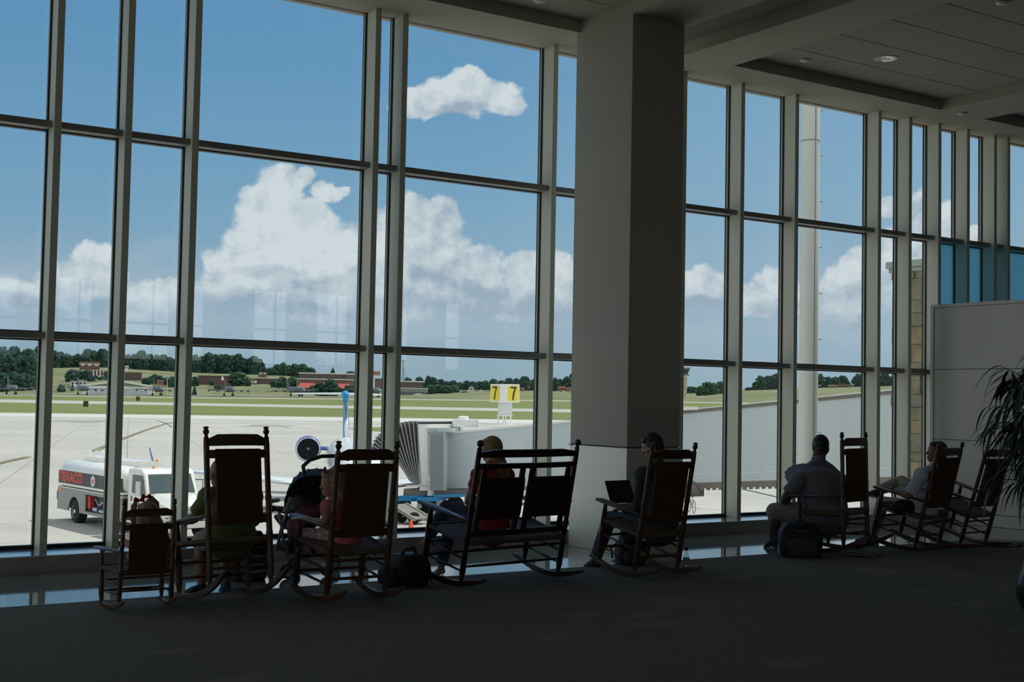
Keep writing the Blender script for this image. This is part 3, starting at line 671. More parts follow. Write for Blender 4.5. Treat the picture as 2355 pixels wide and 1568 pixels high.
row([(124, 848, 808, 22), (140, 848, 812, 18), (152, 848, 810, 20), (168, 849, 818, 18), (180, 848, 812, 20), (200, 847, 806, 24), (216, 847, 807, 20), (235, 847, 803, 26), (250, 848, 808, 22)], 1520, 'dark ridge tree around the tan roofed hilltop house', 'ridge trees by the tan roofed house')
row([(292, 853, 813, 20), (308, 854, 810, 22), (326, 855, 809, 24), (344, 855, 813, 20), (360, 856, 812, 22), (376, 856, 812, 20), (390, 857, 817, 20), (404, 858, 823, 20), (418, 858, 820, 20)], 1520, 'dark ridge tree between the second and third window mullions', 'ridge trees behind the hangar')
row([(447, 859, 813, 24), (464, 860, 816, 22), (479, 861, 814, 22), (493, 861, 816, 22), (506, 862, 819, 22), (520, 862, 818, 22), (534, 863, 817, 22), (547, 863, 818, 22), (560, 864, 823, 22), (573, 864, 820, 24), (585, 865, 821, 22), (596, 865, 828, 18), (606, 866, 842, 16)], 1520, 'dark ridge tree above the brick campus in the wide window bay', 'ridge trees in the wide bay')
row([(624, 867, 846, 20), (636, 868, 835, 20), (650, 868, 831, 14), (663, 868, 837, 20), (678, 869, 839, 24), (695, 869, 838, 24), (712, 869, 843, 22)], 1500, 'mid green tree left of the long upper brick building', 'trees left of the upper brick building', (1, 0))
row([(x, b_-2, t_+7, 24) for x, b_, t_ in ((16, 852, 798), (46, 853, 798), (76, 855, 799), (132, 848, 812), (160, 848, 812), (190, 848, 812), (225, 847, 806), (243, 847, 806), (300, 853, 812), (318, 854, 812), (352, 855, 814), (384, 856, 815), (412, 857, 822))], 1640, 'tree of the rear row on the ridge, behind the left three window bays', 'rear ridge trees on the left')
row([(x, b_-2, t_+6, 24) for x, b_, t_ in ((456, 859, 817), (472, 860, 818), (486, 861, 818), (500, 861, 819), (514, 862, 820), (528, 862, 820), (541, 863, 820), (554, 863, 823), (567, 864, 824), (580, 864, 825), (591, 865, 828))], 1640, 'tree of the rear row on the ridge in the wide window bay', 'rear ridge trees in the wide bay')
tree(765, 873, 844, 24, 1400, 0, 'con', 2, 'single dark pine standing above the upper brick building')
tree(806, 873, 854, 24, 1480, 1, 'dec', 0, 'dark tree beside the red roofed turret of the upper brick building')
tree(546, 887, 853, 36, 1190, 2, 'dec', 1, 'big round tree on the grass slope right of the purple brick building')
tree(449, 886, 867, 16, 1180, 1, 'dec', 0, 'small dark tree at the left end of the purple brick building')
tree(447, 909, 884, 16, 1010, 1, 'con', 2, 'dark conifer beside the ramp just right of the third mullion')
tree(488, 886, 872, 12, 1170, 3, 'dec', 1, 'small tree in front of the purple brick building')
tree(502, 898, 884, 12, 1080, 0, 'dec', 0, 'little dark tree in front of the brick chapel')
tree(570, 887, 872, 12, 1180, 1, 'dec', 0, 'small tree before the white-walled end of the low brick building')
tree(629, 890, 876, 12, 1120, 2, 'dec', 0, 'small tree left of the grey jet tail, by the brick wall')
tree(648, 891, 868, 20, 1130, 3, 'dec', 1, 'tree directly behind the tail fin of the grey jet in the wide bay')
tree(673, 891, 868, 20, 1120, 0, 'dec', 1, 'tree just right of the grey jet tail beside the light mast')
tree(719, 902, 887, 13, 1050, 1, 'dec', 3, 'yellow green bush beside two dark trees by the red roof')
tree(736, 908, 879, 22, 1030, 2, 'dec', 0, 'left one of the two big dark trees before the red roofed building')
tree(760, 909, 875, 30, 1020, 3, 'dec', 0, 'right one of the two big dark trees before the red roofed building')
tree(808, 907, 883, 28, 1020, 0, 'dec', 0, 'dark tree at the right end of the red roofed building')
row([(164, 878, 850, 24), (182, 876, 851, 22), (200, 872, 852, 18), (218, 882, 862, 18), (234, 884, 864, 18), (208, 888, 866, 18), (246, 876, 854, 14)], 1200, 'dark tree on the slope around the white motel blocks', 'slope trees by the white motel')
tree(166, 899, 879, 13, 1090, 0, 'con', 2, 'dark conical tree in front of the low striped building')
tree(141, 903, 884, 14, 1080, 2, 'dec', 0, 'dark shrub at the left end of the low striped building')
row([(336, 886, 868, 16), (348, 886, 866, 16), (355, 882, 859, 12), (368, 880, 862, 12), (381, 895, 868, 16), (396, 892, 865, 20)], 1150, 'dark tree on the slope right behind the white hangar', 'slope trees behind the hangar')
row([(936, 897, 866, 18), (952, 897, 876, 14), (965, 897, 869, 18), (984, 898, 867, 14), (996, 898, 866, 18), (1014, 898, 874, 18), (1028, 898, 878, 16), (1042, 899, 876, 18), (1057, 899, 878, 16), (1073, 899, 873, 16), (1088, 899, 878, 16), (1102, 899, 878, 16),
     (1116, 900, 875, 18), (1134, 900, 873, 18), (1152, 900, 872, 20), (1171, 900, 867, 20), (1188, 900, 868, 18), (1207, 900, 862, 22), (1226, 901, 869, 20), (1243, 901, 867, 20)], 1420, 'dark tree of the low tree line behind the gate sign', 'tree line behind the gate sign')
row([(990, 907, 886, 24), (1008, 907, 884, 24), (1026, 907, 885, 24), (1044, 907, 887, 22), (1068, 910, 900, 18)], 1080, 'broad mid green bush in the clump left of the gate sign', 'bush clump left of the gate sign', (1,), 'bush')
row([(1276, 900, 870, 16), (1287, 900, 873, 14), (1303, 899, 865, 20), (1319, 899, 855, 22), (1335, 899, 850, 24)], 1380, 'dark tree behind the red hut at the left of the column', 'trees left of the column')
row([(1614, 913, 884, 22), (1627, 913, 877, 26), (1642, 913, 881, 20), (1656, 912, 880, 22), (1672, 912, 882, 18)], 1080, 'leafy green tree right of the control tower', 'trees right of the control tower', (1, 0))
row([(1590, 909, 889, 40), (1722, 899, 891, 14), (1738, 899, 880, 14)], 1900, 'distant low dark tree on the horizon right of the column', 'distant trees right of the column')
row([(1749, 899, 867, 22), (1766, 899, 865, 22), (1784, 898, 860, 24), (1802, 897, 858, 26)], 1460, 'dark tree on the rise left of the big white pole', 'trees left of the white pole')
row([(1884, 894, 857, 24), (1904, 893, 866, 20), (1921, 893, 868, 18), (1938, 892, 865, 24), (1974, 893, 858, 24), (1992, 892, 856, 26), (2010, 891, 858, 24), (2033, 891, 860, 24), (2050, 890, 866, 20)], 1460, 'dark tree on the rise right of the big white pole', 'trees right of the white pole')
# ------------------------------------------------------------------ far buildings
m_brick = mat('brown brick', (.17, .115, .095), .9, var=(2, .6, (.12, .085, .075))); m_brkr = mat('purple brick', (.15, .07, .075), .9); m_red = mat('red metal roof', (.40, .06, .06), .6)
m_bwh = mat('painted white wall', (.80, .80, .77), .7); m_bgr = mat('grey wall panel', (.25, .29, .30), .8); m_win = mat('dark window', (.05, .07, .09), .2); m_tan = mat('tan roof', (.33, .27, .20), .8)
m_gab = mat('grey green gable', (.24, .30, .27), .8); m_dr = mat('blue grey hangar door', (.52, .60, .70), .6); m_pink = mat('salmon brick', (.38, .16, .12), .8)
def frame_at(x, yb, D_):   # local frame at a distant point: X right across the view, Y away, Z up
    b = at(x, yb, D_); d = V((b.x, b.y, 0)).normalized(); r = V((d.y, -d.x, 0)); return b, Matrix(((r.x, d.x, 0, b.x), (r.y, d.y, 0, b.y), (0, 0, 1, b.z), (0, 0, 0, 1)))
def bld(x0, x1, yt, yb, D_, label, wall, roof=None, deep=14, rows=1, cols=6, gable=0, cornice=None, win=m_win, nm='building', cat='building', wy=(.35, .7)):
    b, M_ = frame_at((x0+x1)/2, yb, D_); s_ = D_/FPX; w = (x1-x0)*s_; h = (yb-yt)*s_
    e = empty(nm, b, math.atan2(M_[1][0], M_[0][0])); tag(e, label, cat)
    hw = h*(1-gable)
    MB().box(-w/2, w/2, 0, deep, -6, hw).build('wall', wall, e)
    if gable:
        MB().prism([(-w/2-.02*w, -.5, hw), (w/2+.02*w, -.5, hw), (0, -.5, h)], (0, deep+1, 0)).build('roof', roof or wall, e)
    elif roof:
        o = MB(); o.hexa([V(p) for p in ((-w/2-1, -1.2, hw*.62), (w/2+1, -1.2, hw*.62), (w/2+1, deep+1, hw*.62), (-w/2-1, deep+1, hw*.62), (-w/2+1, deep*.35, h+.1), (w/2-1, deep*.35, h+.1), (w/2-1, deep*.6, h+.1), (-w/2+1, deep*.6, h+.1))]); o.build('roof', roof, e)
    if cornice: MB().box(-w/2-.4, w/2+.4, -.5, deep, hw-.9, hw+.1).build('cornice', cornice, e)
    for r_ in range(rows):
        for c_ in range(cols):
            cx = -w/2+w*(c_+.5)/cols; ww = w/cols*.30; z0 = hw*(r_+wy[0])/rows; z1 = hw*(r_+wy[1])/rows
            MB().box(cx-ww, cx+ww, -.15, .1, z0, z1).build('window', win, e)
    return e
# hangar
b, M_ = frame_at(273, 907, 1010); s_ = 1010/FPX
e = empty('hangar', b, math.atan2(M_[1][0], M_[0][0])); tag(e, 'wide white hangar with shallow grey gable and blue grey sliding doors', 'hangar')
w = 80*s_; h1 = 19*s_; h2 = 31*s_
MB().box(-w, w, 0, 40, -3, h1).build('wall', m_bwh, e)
MB().prism([(-w*.93, -.6, h1), (w*.93, -.6, h1), (0, -.6, h2-1)], (0, 1, 0)).build('gable', m_gab, e)
o = MB(); o.bar((-w*1.0, 20, h1), (0, 20, h2), 44, 1.5, (1, 0, 1)); o.bar((w*1.0, 20, h1), (0, 20, h2), 44, 1.5, (1, 0, 1)); o.build('roof', m_bwh, e)
MB().box(-w*.82, w*.82, -.9, .2, h1-1.8, h1-.2).build('fascia', mat('bright white trim', (.92, .92, .9), .5), e)
for i in range(8): q0 = -w*.80+i*w*.2; MB().box(q0+.2, q0+w*.2-.4, -.5, .1, -1, h1-1.9).build('door', m_dr, e)
bld(138, 160, 882, 900, 1150, 'low pale building end half hidden at the left of the hangar', m_bwh, None, cornice=mat('grey roof edge', (.45, .47, .47), .7), rows=2, cols=3)
bld(163, 198, 876, 899, 1130, 'low pale building with grey roof bands left of the hangar', m_bwh, None, cornice=MATS['grey roof edge'], rows=2, cols=4)
bld(184, 228, 831, 846, 1440, 'ranch house with a tan roof alone on the hilltop', m_brick, m_tan, 12, 1, 3, win=m_bwh, nm='house', cat='house')
bld(288, 295, 841, 849, 1440, 'tiny white house on the hill beside the second mullion', m_bwh, m_tan, 10, 1, 1, nm='house', cat='house')
bld(208, 245, 852, 864, 1260, 'white motel block with brick piers on the slope below the ranch house', m_bwh, None, 10, 1, 5, win=m_brkr, wy=(0, 1))
bld(287, 325, 856, 876, 1230, 'brown brick building just behind the hangar roof', m_brkr, None, 14, 1, 4)
bld(361, 375, 874, 896, 1090, 'narrow red brick tower block right of the hangar', m_pink, None, 8, 2, 1)
bld(457, 533, 864, 886, 1210, 'long purple brick building with dark window bands behind the chapel', m_brkr, None, 16, 2, 5, cornice=m_brkr)
e = bld(492, 530, 874, 890, 1120, 'brick chapel with dark red gable and white steeple', m_brick, m_brkr, 22, 1, 2, gable=.5, nm='chapel', cat='chapel')
MB().lathe([(0, 1.1), (2, 1.0), (2.2, .7), (10*1120/FPX, .05)], (0, 6, 6), (0, 6, 7), 8).build('steeple', m_bwh, e)
bld(562, 592, 870, 886, 1220, 'white-fronted low wing at the left of the cream-edged brick building', m_brick, None, 12, 1, 3, win=m_bwh)
bld(592, 692, 869, 888, 1235, 'long low brown brick building with a cream roof edge', m_brick, None, 16, 2, 9, cornice=mat('cream trim', (.60, .56, .46), .7))
bld(595, 613, 855, 863, 1420, 'small brick hut with two white windows on the ridge', m_brick, None, 8, 1, 2, win=m_bwh, nm='hut', cat='hut')
e = bld(688, 820, 858, 874, 1290, 'long upper brick building with white cornice above the red roof', m_brick, None, 16, 1, 7, cornice=m_bwh)
MB().box(38, 43, -2, 6, 0, 9.5).build('stair_tower', m_brkr, e); MB().box(44, 52, -1, 6, 6, 10).build('turret', m_pink, e)
e = bld(686, 812, 871, 903, 1110, 'brick hall with a long bright red metal roof', m_brick, None, 20, 1, 8, cornice=MATS['cream trim'], wy=(.05, .3))
MB().hexa([V(p) for p in ((-24, -6, 3.6), (24, -6, 3.6), (24, 2, 3.6), (-24, 2, 3.6), (-22, -1, 8.6), (20, -1, 8.6), (20, 2, 8.6), (-22, 2, 8.6))]).build('roof', m_red, e)
bld(862, 882, 868, 880, 1250, 'small brick block glimpsed between the two close mullions', m_brick, None, 10, 1, 2, cornice=m_bwh)
bld(915, 972, 876, 892, 1240, 'brick building with white cornice half hidden in trees by the mast', m_brick, None, 12, 1, 5, cornice=m_bwh)
bld(905, 984, 892, 909, 1040, 'long low flat-roofed building right of the two close mullions', m_bgr, None, 14, 1, 12, cornice=MATS['grey roof edge'], wy=(.1, .5))
bld(1178, 1206, 891, 902, 1200, 'red shed with a peach end on the field right of the gate sign', m_pink, None, 10, 1, 2, nm='shed', cat='shed')
bld(1284, 1301, 888, 899, 1180, 'small red house left of the column', m_pink, m_red, 10, 1, 1, nm='house', cat='house')
bld(1303, 1324, 891, 900, 1260, 'long tan shed touching the column edge', m_tan, None, 10, 1, 2, nm='shed', cat='shed')
bld(1904, 1924, 884, 894, 1380, 'low house under the trees nearer to the white pole', m_brick, m_tan, 10, 1, 2, nm='house', cat='house')
bld(1928, 1958, 883, 893, 1380, 'long low house with a brown roof right of the white pole', m_brick, m_brkr, 10, 1, 3, nm='house', cat='house')
bld(1078, 1090, 886, 899, 1250, 'tiny white gabled house in the tree line left of the gate sign', m_bwh, m_bgr, 8, 1, 1, gable=.4, nm='house', cat='house')
# control tower
b, M_ = frame_at(1566, 905, 1000); s_ = 1000/FPX; e = empty('control_tower', b, math.atan2(M_[1][0], M_[0][0])); tag(e, 'tan air traffic control tower at the right edge of the column', 'control tower')
MB().box(-4.6, 4.6, 0, 9, -4, 38*s_).build('shaft', mat('tan concrete', (.50, .42, .32), .8), e)
MB().box(-6, 6.6, -1, 10, 42*s_, 44*s_).build('gallery', m_bgr, e)
MB().hexa([V(p) for p in ((-4.8, 0, 44*s_), (4.8, 0, 44*s_), (4.8, 9, 44*s_), (-4.8, 9, 44*s_), (-6.6, -1.5, 57*s_), (6.6, -1.5, 57*s_), (6.6, 10.5, 57*s_), (-6.6, 10.5, 57*s_))]).build('glass_cab', m_win, e)
MB().box(-7, 7, -2, 11, 57*s_, 60*s_).build('roof', m_bgr, e); MB().box(-4.4, 4.4, .2, 9, 38*s_, 42*s_).build('collar', m_bwh, e)
# masts
def mast(x, yb, yt, D_, label, r=.35, head=True):
    b = at(x, yb, D_); h = (yb-yt)*D_/FPX; e = empty('light_mast', b); tag(e, label, 'light mast')
    MB().tube([(0, 0, -2), (0, 0, h)], [r, r*.6], 6).build('pole', mat('pale pole', (.62, .60, .52), .6), e)
    if head: MB().box(-1.6, 1.6, -.4, .4, h-.6, h+.3).build('lamp_bar', m_bgr, e)
mast(581, 910, 875, 960, 'tall pale light mast standing by the ramp in the wide bay'); mast(683, 900, 871, 1000, 'pale light mast just left of the red roof'); mast(384, 905, 869, 980, 'pale light mast right of the hangar')
b = at(927, 880, 1500); h = 52*1500/FPX; e = empty('radio_mast', b); tag(e, 'lattice radio mast just right of the two close mullions', 'radio mast'); o = MB()
for i in range(3):
    a = i*2.1; o.tube([(1.6*math.cos(a), 1.6*math.sin(a), -5), (.9*math.cos(a), .9*math.sin(a), h)], .22, 4)
for j in range(12):
    z = h*j/12
    for i in range(3): a = i*2.1; c = (i+1)*2.1; o.tube([(1.4*math.cos(a), 1.4*math.sin(a), z), (1.4*math.cos(c), 1.4*math.sin(c), z+h/12)], .14, 4)
o.build('lattice', m_bgr, e); o = MB(); o.box(-4, 4, -.3, .3, h-1.2, h-.6); o.build('antenna', m_bgr, e)
# runway signs, cars
def sgn(x, y0, y1, D_, label):
    b = at(x, y1, D_); s_ = D_/FPX; e = empty('runway_sign', b); tag(e, label, 'sign'); h = (y1-y0)*s_
    MB().box(-.8, .8, -.2, .2, .3, h).build('board', m_blk, e); o = MB(); o.box(-.6, -.5, -.1, .1, -.4, .3); o.box(.5, .6, -.1, .1, -.4, .3); o.build('legs', m_bgr, e)
sgn(197, 922, 937, 430, 'dark runway marker board on the grass between the first two mullions'); sgn(317, 912, 923, 560, 'dark runway marker board on the grass between the second and third mullions')
def car(x, yb, D_, label, col, group=None, ln=4.6):
    e = empty('car', at(x, yb, D_), YAW*-1+(x*.13) % .6); tag(e, label, 'car', group); m_ = mat('car paint '+col[0], col[1], .3)
    o = MB(); o.prism([(-ln/2, -.9, .35), (ln/2, -.9, .35), (ln/2, -.9, .8), (ln*.28, -.9, .9), (ln*.12, -.9, 1.4), (-ln*.35, -.9, 1.4), (-ln*.48, -.9, .85)], (0, 1.8, 0)); o.build('body', m_, e)
    for sx_ in (-ln*.3, ln*.3): MB().lathe([(0, .33), (1.7, .33)], (sx_, -.85, .33), (sx_, 1, .33), 10).build('wheel', m_blk, e)
car(965, 909, 1000, 'white car on the field road below the bush clump', ('white', (.7, .7, .7)), ln=9)
for i, x in enumerate((1052, 1066, 1080, 1094, 1108, 1122)): car(x, 900, 1150, 'parked car in the distant row left of the gate sign', (('white', (.7, .7, .7)), ('grey', (.3, .3, .32)))[i % 2], 'distant parked cars left of the gate sign')
for i, x in enumerate((1270, 1284, 1298)): car(x, 903.5, 1050, 'white parked car on the field left of the column', ('white', (.7, .7, .7)), 'white parked cars left of the column')
for i, x in enumerate((1585, 1600, 1618)): car(x, 913.5, 1040, 'tiny parked car below the trees right of the control tower', ('white', (.7, .7, .7)), 'distant parked cars by the tower')
# ================================================================== APRON VEHICLES AND AIRCRAFT
p_wh = mat('white vehicle paint', (.80, .80, .78), .25, 0, .5, coat=.3); p_gr = mat('grey skirt paint', (.30, .30, .28), .45); p_dk = mat('charcoal band', (.055, .055, .06), .5)
p_red = mat('red lettering', (.60, .05, .035), .5); p_tyre = mat('tyre rubber', (.02, .02, .02), .9); p_chr = mat('bright metal', (.7, .7, .7), .2, 1); p_glass = mat('tinted vehicle glass', (.03, .065, .075), .06, 0, .9)
p_org = mat('amber lamp', (.75, .28, .03), .4); p_blue = mat('airline blue', (.02, .28, .60), .4); p_navy = mat('dark blue paint', (.06, .08, .30), .4); p_alu = mat('polished aluminium', (.75, .77, .80), .22, 1)
p_shell = mat('jet white', (.80, .82, .83), .22, 0, .5, coat=.4)
SIDE = Matrix(((1, 0, 0, 0), (0, 0, -1, 0), (0, 1, 0, 0), (0, 0, 0, 1)))      # lettering on a side that faces -y
def star(n, r0, r1, z): return [V((((r0 if i % 2 == 0 else r1)*math.sin(PI*i/n)), ((r0 if i % 2 == 0 else r1)*math.cos(PI*i/n)), z)) for i in range(2*n)]
def wheel(parent, x, y, r, w, name='wheel'):
    e = MB().lathe([(0, r*.55), (0, r*.92), (.04, r), (w-.04, r), (w, r*.92), (w, r*.55)], (x, y, r), (x, y+1, r), 24).build(name, p_tyre, parent, smooth=40)
    o = MB(); o.lathe([(-.01, .02), (-.02, r*.18), (.05, r*.22), (.03, r*.50), (-.01, r*.58), (w*.5, r*.58)], (x, y, r), (x, y+1, r), 24); o.build('rim', p_chr, e, smooth=40)
    return e
hd = math.atan2(-.9944, .106); hv = V((math.cos(hd), math.sin(hd), 0)); lv = V((-math.sin(hd), math.cos(hd), 0))
tr = empty('fuel_truck', V((15.31, 60.87, ZA))+lv*1.25, hd)
tag(tr, 'white tank truck with red TEXACO lettering, grey skirt and white cab on the apron', 'truck')
def sect(x, w, zb, zt, k=.62, n=20):   # rounded tank section
    R = []
    for i in range(n):
        a = 2*PI*i/n; c, s = math.cos(a), math.sin(a)
        R.append(V((x, w*math.copysign(abs(c)**k, c), (zb+zt)/2+(zt-zb)/2*math.copysign(abs(s)**k, s))))
    return R
MB().rings([sect(.02, 1.0, 1.75, 2.5), sect(.12, 1.17, 1.62, 2.66), sect(.35, 1.24, 1.56, 2.75), sect(7.0, 1.24, 1.56, 2.75), sect(7.2, 1.17, 1.62, 2.66), sect(7.28, 1.0, 1.75, 2.5)]).build('tank', p_wh, tr, smooth=50)
bd = MB()
for sy in (-1, 1): bd.box(.08, 7.2, *sorted((sy*1.20, sy*1.262)), 1.70, 2.27)
bd = bd.build('side_band', p_dk, tr)
o = text('TEXACO', .60, p_red, 'lettering', tr, Matrix.Translation((1.58, -1.265, 1.985)) @ SIDE, .004, scx=1.16, bold=.05)
em = MB().lathe([(0, .235), (.006, .235), (.006, .001)], (4.15, -1.262, 1.98), (4.15, -2, 1.98), 28).build('round_emblem', mat('white decal', (.75, .75, .75), .5), tr)
o = MB(); o.prism([SIDE @ p for p in star(5, .16, .07, 0)], (0, -.004, 0)); oo = o.build('emblem_star', p_red, em); oo.location = (4.15, -1.27, 1.98)
# skirt with wheel arch and open pump bay
o = MB(); arch = [V((2.0+.66*math.cos(a), 0, .55+.62*math.sin(a))) for a in [PI*i/10 for i in range(11)]]
poly = [V((0, 0, .5)), V((1.34, 0, .5))]+[p for p in arch[::-1]]+[V((2.66, 0, .5)), V((3.2, 0, .5)), V((3.2, 0, 1.5)), V((0, 0, 1.5))]
for y_ in (-1.25, 1.19): o.prism([p+V((0, y_, 0)) for p in poly], (0, .06, 0))
o.box(3.2, 7.3, -1.25, -1.19, 1.36, 1.5).box(3.2, 7.3, -1.25, -1.15, .5, .62).box(3.2, 3.3, -1.25, -1.19, .6, 1.4).box(6.7, 7.3, -1.25, -1.19, .6, 1.4).box(3.2, 7.3, 1.19, 1.25, .5, 1.5).box(0, .06, -1.25, 1.25, .5, 1.5).box(0, 7.3, -1.2, 1.2, 1.45, 1.55)
o.build('skirt', p_gr, tr)
MB().box(0, 7.3, -1.265, 1.265, 1.60, 1.70).box(0, 7.3, -1.26, 1.26, 1.50, 1.535).build('trim_rail', p_wh, tr)
o = MB(); o.box(3.35, 3.62, -1.15, -.95, .75, 1.3); o.build('extinguisher_box', p_red, tr)
o = MB(); o.box(3.7, 6.6, -.9, .9, .6, 1.35).build('pump_bay', p_dk, tr)
o = MB(); o.lathe([(0, .1), (.02, .24), (.28, .24), (.3, .1)], (5.4, -1.1, .95), (5.4, 0, .95), 16); o.lathe([(0, .14), (.5, .14)], (4.0, -1.05, .75), (5, -1.05, .75), 12); o.lathe([(0, .1), (.7, .1)], (4.7, -1.1, .72), (5.4, -1.1, .72), 12); o.box(5.8, 6.4, -1.12, -.95, .65, 1.2); o.tube([(4.2, -1.1, 1.2), (4.6, -1.12, .95), (5, -1.1, 1.15)], .05); o.build('pump_gear', p_chr, tr, smooth=40)
o = MB(); o.box(.9, 7.2, -.42, .42, 2.74, 2.93); o.box(7.0, 7.3, -.5, .5, 2.70, 2.98); o.build('catwalk', p_wh, tr)
for x0_, x1_ in ((1.3, 1.55), (2.1, 3.1)):
    for y_ in (-.38, .38): MB().tube([(x0_, y_, 2.9), (x0_, y_, 3.15), (x0_+.1, y_, 3.2), (x1_-.1, y_, 3.2), (x1_, y_, 3.15), (x1_, y_, 2.9)], .03, 8).build('hand_rail', p_wh, tr, smooth=True)
MB().box(-.25, 0, -1.2, -.9, .9, 1.3).build('rear_light_box', p_dk, tr); MB().box(.2, .5, -1.27, -1.25, 1.33, 1.46).build('marker_lamp', p_org, tr)
# cab
o = MB(); cabp = [V((7.5, 0, .75)), V((9.45, 0, .75)), V((9.45, 0, 1.75)), V((9.05, 0, 2.62)), V((8.8, 0, 2.74)), V((7.6, 0, 2.74)), V((7.5, 0, 2.6))]
o.prism([p+V((0, -1.1, 0)) for p in cabp], (0, 2.2, 0)); cb_ = o.build('cab', p_wh, tr, bevel=.05)
MB().quad((9.46, -.98, 1.80), (9.46, .98, 1.80), (9.10, .92, 2.55), (9.10, -.92, 2.55)).build('windshield', p_glass, tr)
for sy in (-1, 1): o = MB().prism([V((7.95, sy*1.105, 1.75)), V((9.3, sy*1.105, 1.68)), V((9.0, sy*1.105, 2.5)), V((8.0, sy*1.105, 2.5))], (0, sy*.012, 0)).build('side_window', p_glass, tr)
MB().box(7.85, 9.35, -1.125, -1.108, .85, 1.66).build('door', p_wh, tr, bevel=.01); MB().box(7.95, 8.02, -1.15, -1.12, 1.42, 1.62).build('door_handle', p_dk, tr)
em = MB().box(8.45, 8.75, -1.135, -1.126, 1.18, 1.56).build('door_emblem', p_dk, tr)
o = MB(); o.prism([SIDE @ p for p in star(5, .13, .055, 0)], (0, -.004, 0)); oo = o.build('emblem_star', mat('pale red', (.75, .3, .25), .5), em); oo.location = (8.6, -1.137, 1.37)
hood = [[V((9.45, y_*1.05, .80)), V((9.45, y_*1.05, 1.55)), V((9.45, y_*.85, 1.80))] for y_ in (-1,)]
def hs(x, w, zb, zs, zt): return [V((x, -w, zb)), V((x, w, zb)), V((x, w, zs)), V((x, w*.72, zt)), V((x, -w*.72, zt)), V((x, -w, zs))]
MB().rings([hs(9.42, 1.08, .8, 1.58, 1.80), hs(10.6, .95, .8, 1.42, 1.66), hs(11.2, .84, .85, 1.28, 1.52), hs(11.35, .78, .9, 1.2, 1.42)]).build('hood', p_wh, tr, smooth=30)
for sy in (-1, 1):
    o = MB(); pts = [V((10.0+.62*math.cos(a), 0, .56+.62*math.sin(a))) for a in [PI*i/10 for i in range(11)]]; outer = [V((10.72, 0, .6)), V((11.2, 0, .75)), V((11.2, 0, 1.15)), V((10.6, 0, 1.3)), V((9.5, 0, 1.32)), V((9.32, 0, .6))]
    o.prism([p+V((0, sy*(1.12 if sy < 0 else .78), 0)) for p in pts[::-1]+outer[::-1][::-1]], (0, .34, 0)) if False else o.rings([[V((10.0+r_*math.cos(a), y_, .56+r_*math.sin(a))) for r_ in (.62, .80)] for a in [PI*i/12 for i in range(13)] for y_ in (sy*1.12,)], cap=False, closed=False)
    o = MB(); o.rings([[V((10.0+.62*math.cos(a), sy*.8, .56+.62*math.sin(a))), V((10.0+.62*math.cos(a), sy*1.14, .56+.62*math.sin(a))), V((10.0+.80*math.cos(a), sy*1.14, .56+.72*math.sin(a))), V((10.0+.80*math.cos(a), sy*.8, .56+.72*math.sin(a)))] for a in [PI*i/12 for i in range(13)]]).build('fender', p_wh, tr, smooth=40)
    MB().lathe([(0, .12), (.02, .12), (.05, .05)], (11.05, sy*.95, 1.02), (12, sy*.95, 1.02), 12).build('headlight', p_chr, tr)
    m_ = MB(); m_.box(9.3, 9.36, *sorted((sy*1.36, sy*1.54)), 1.75, 2.3); m_.build('mirror', p_chr, tr); MB().tube([(9.1, sy*1.08, 2.3), (9.33, sy*1.45, 2.3)], .02, 6).build('mirror_arm', p_dk, tr)
    MB().box(10.85, 10.95, *sorted((sy*1.0, sy*1.12)), 1.2, 1.3).build('marker_lamp', p_org, tr)
g = MB(); g.box(11.35, 11.37, -.62, .62, .92, 1.34); g = g.build('grille', p_chr, tr); o = MB(); [o.box(11.37, 11.385, -.6, .6, .95+i*.05, .97+i*.05) for i in range(8)]; o.build('grille_slats', p_dk, g)
MB().box(11.3, 11.5, -1.12, 1.12, .55, .82).build('bumper', p_chr, tr, bevel=.03)
MB().lathe([(0, .06), (.08, .06), (.1, .03)], (8.2, -.3, 2.74), (8.2, -.3, 3.5), 10).build('beacon', p_org, tr); MB().lathe([(0, .06), (.08, .06), (.1, .03)], (7.6, .1, 2.98), (7.6, .1, 3.5), 10).build('beacon', p_org, tr)
for x_ in (2.0,):
    for y_ in (-1.2, .8): wheel(tr, x_, y_, .51, .42)
for y_ in (-1.12, .80): wheel(tr, 10.0, y_, .50, .30)
MB().box(.4, 10.8, -.5, .5, .45, .75).build('chassis', p_dk, tr)
# ---------------------------------------------------------------- aircraft
def fus(mb, st_, n=24):   # st_: (x, radius y, radius z, centre z)
    mb.rings([[V((x, ry*math.cos(2*PI*i/n), cz+rz*math.sin(2*PI*i/n))) for i in range(n)] for x, ry, rz, cz in st_]); return mb
def wing(mb, root, tip, c0, c1, t0=.11, t1=.1, n=10, vert=False):   # leading-edge points, chords (aft = -x)
    R = []
    for P_, c, t_ in ((V(root), c0, t0), (V(tip), c1, t1)):
        ring_ = []
        for i in range(n):
            a = 2*PI*i/n; xx = -c*(.5-.5*math.cos(a)); th = c*t_*.5*math.sin(a)*(1-.6*(-xx/c))
            ring_.append(P_+(V((xx, th, 0)) if vert else V((xx, 0, th))))
        R.append(ring_)
    mb.rings(R); return mb
nose = at(836, 1100, 54.5); nose.z = ZA; tail = at(793, 900, 79.5); tail.z = ZA
hj = (nose-tail).normalized(); rj = math.atan2(hj.y, hj.x)
jet = empty('regional_jet', nose, rj); tag(jet, 'white regional jet with blue topped tail and rear engines, nose towards the window', 'airplane')
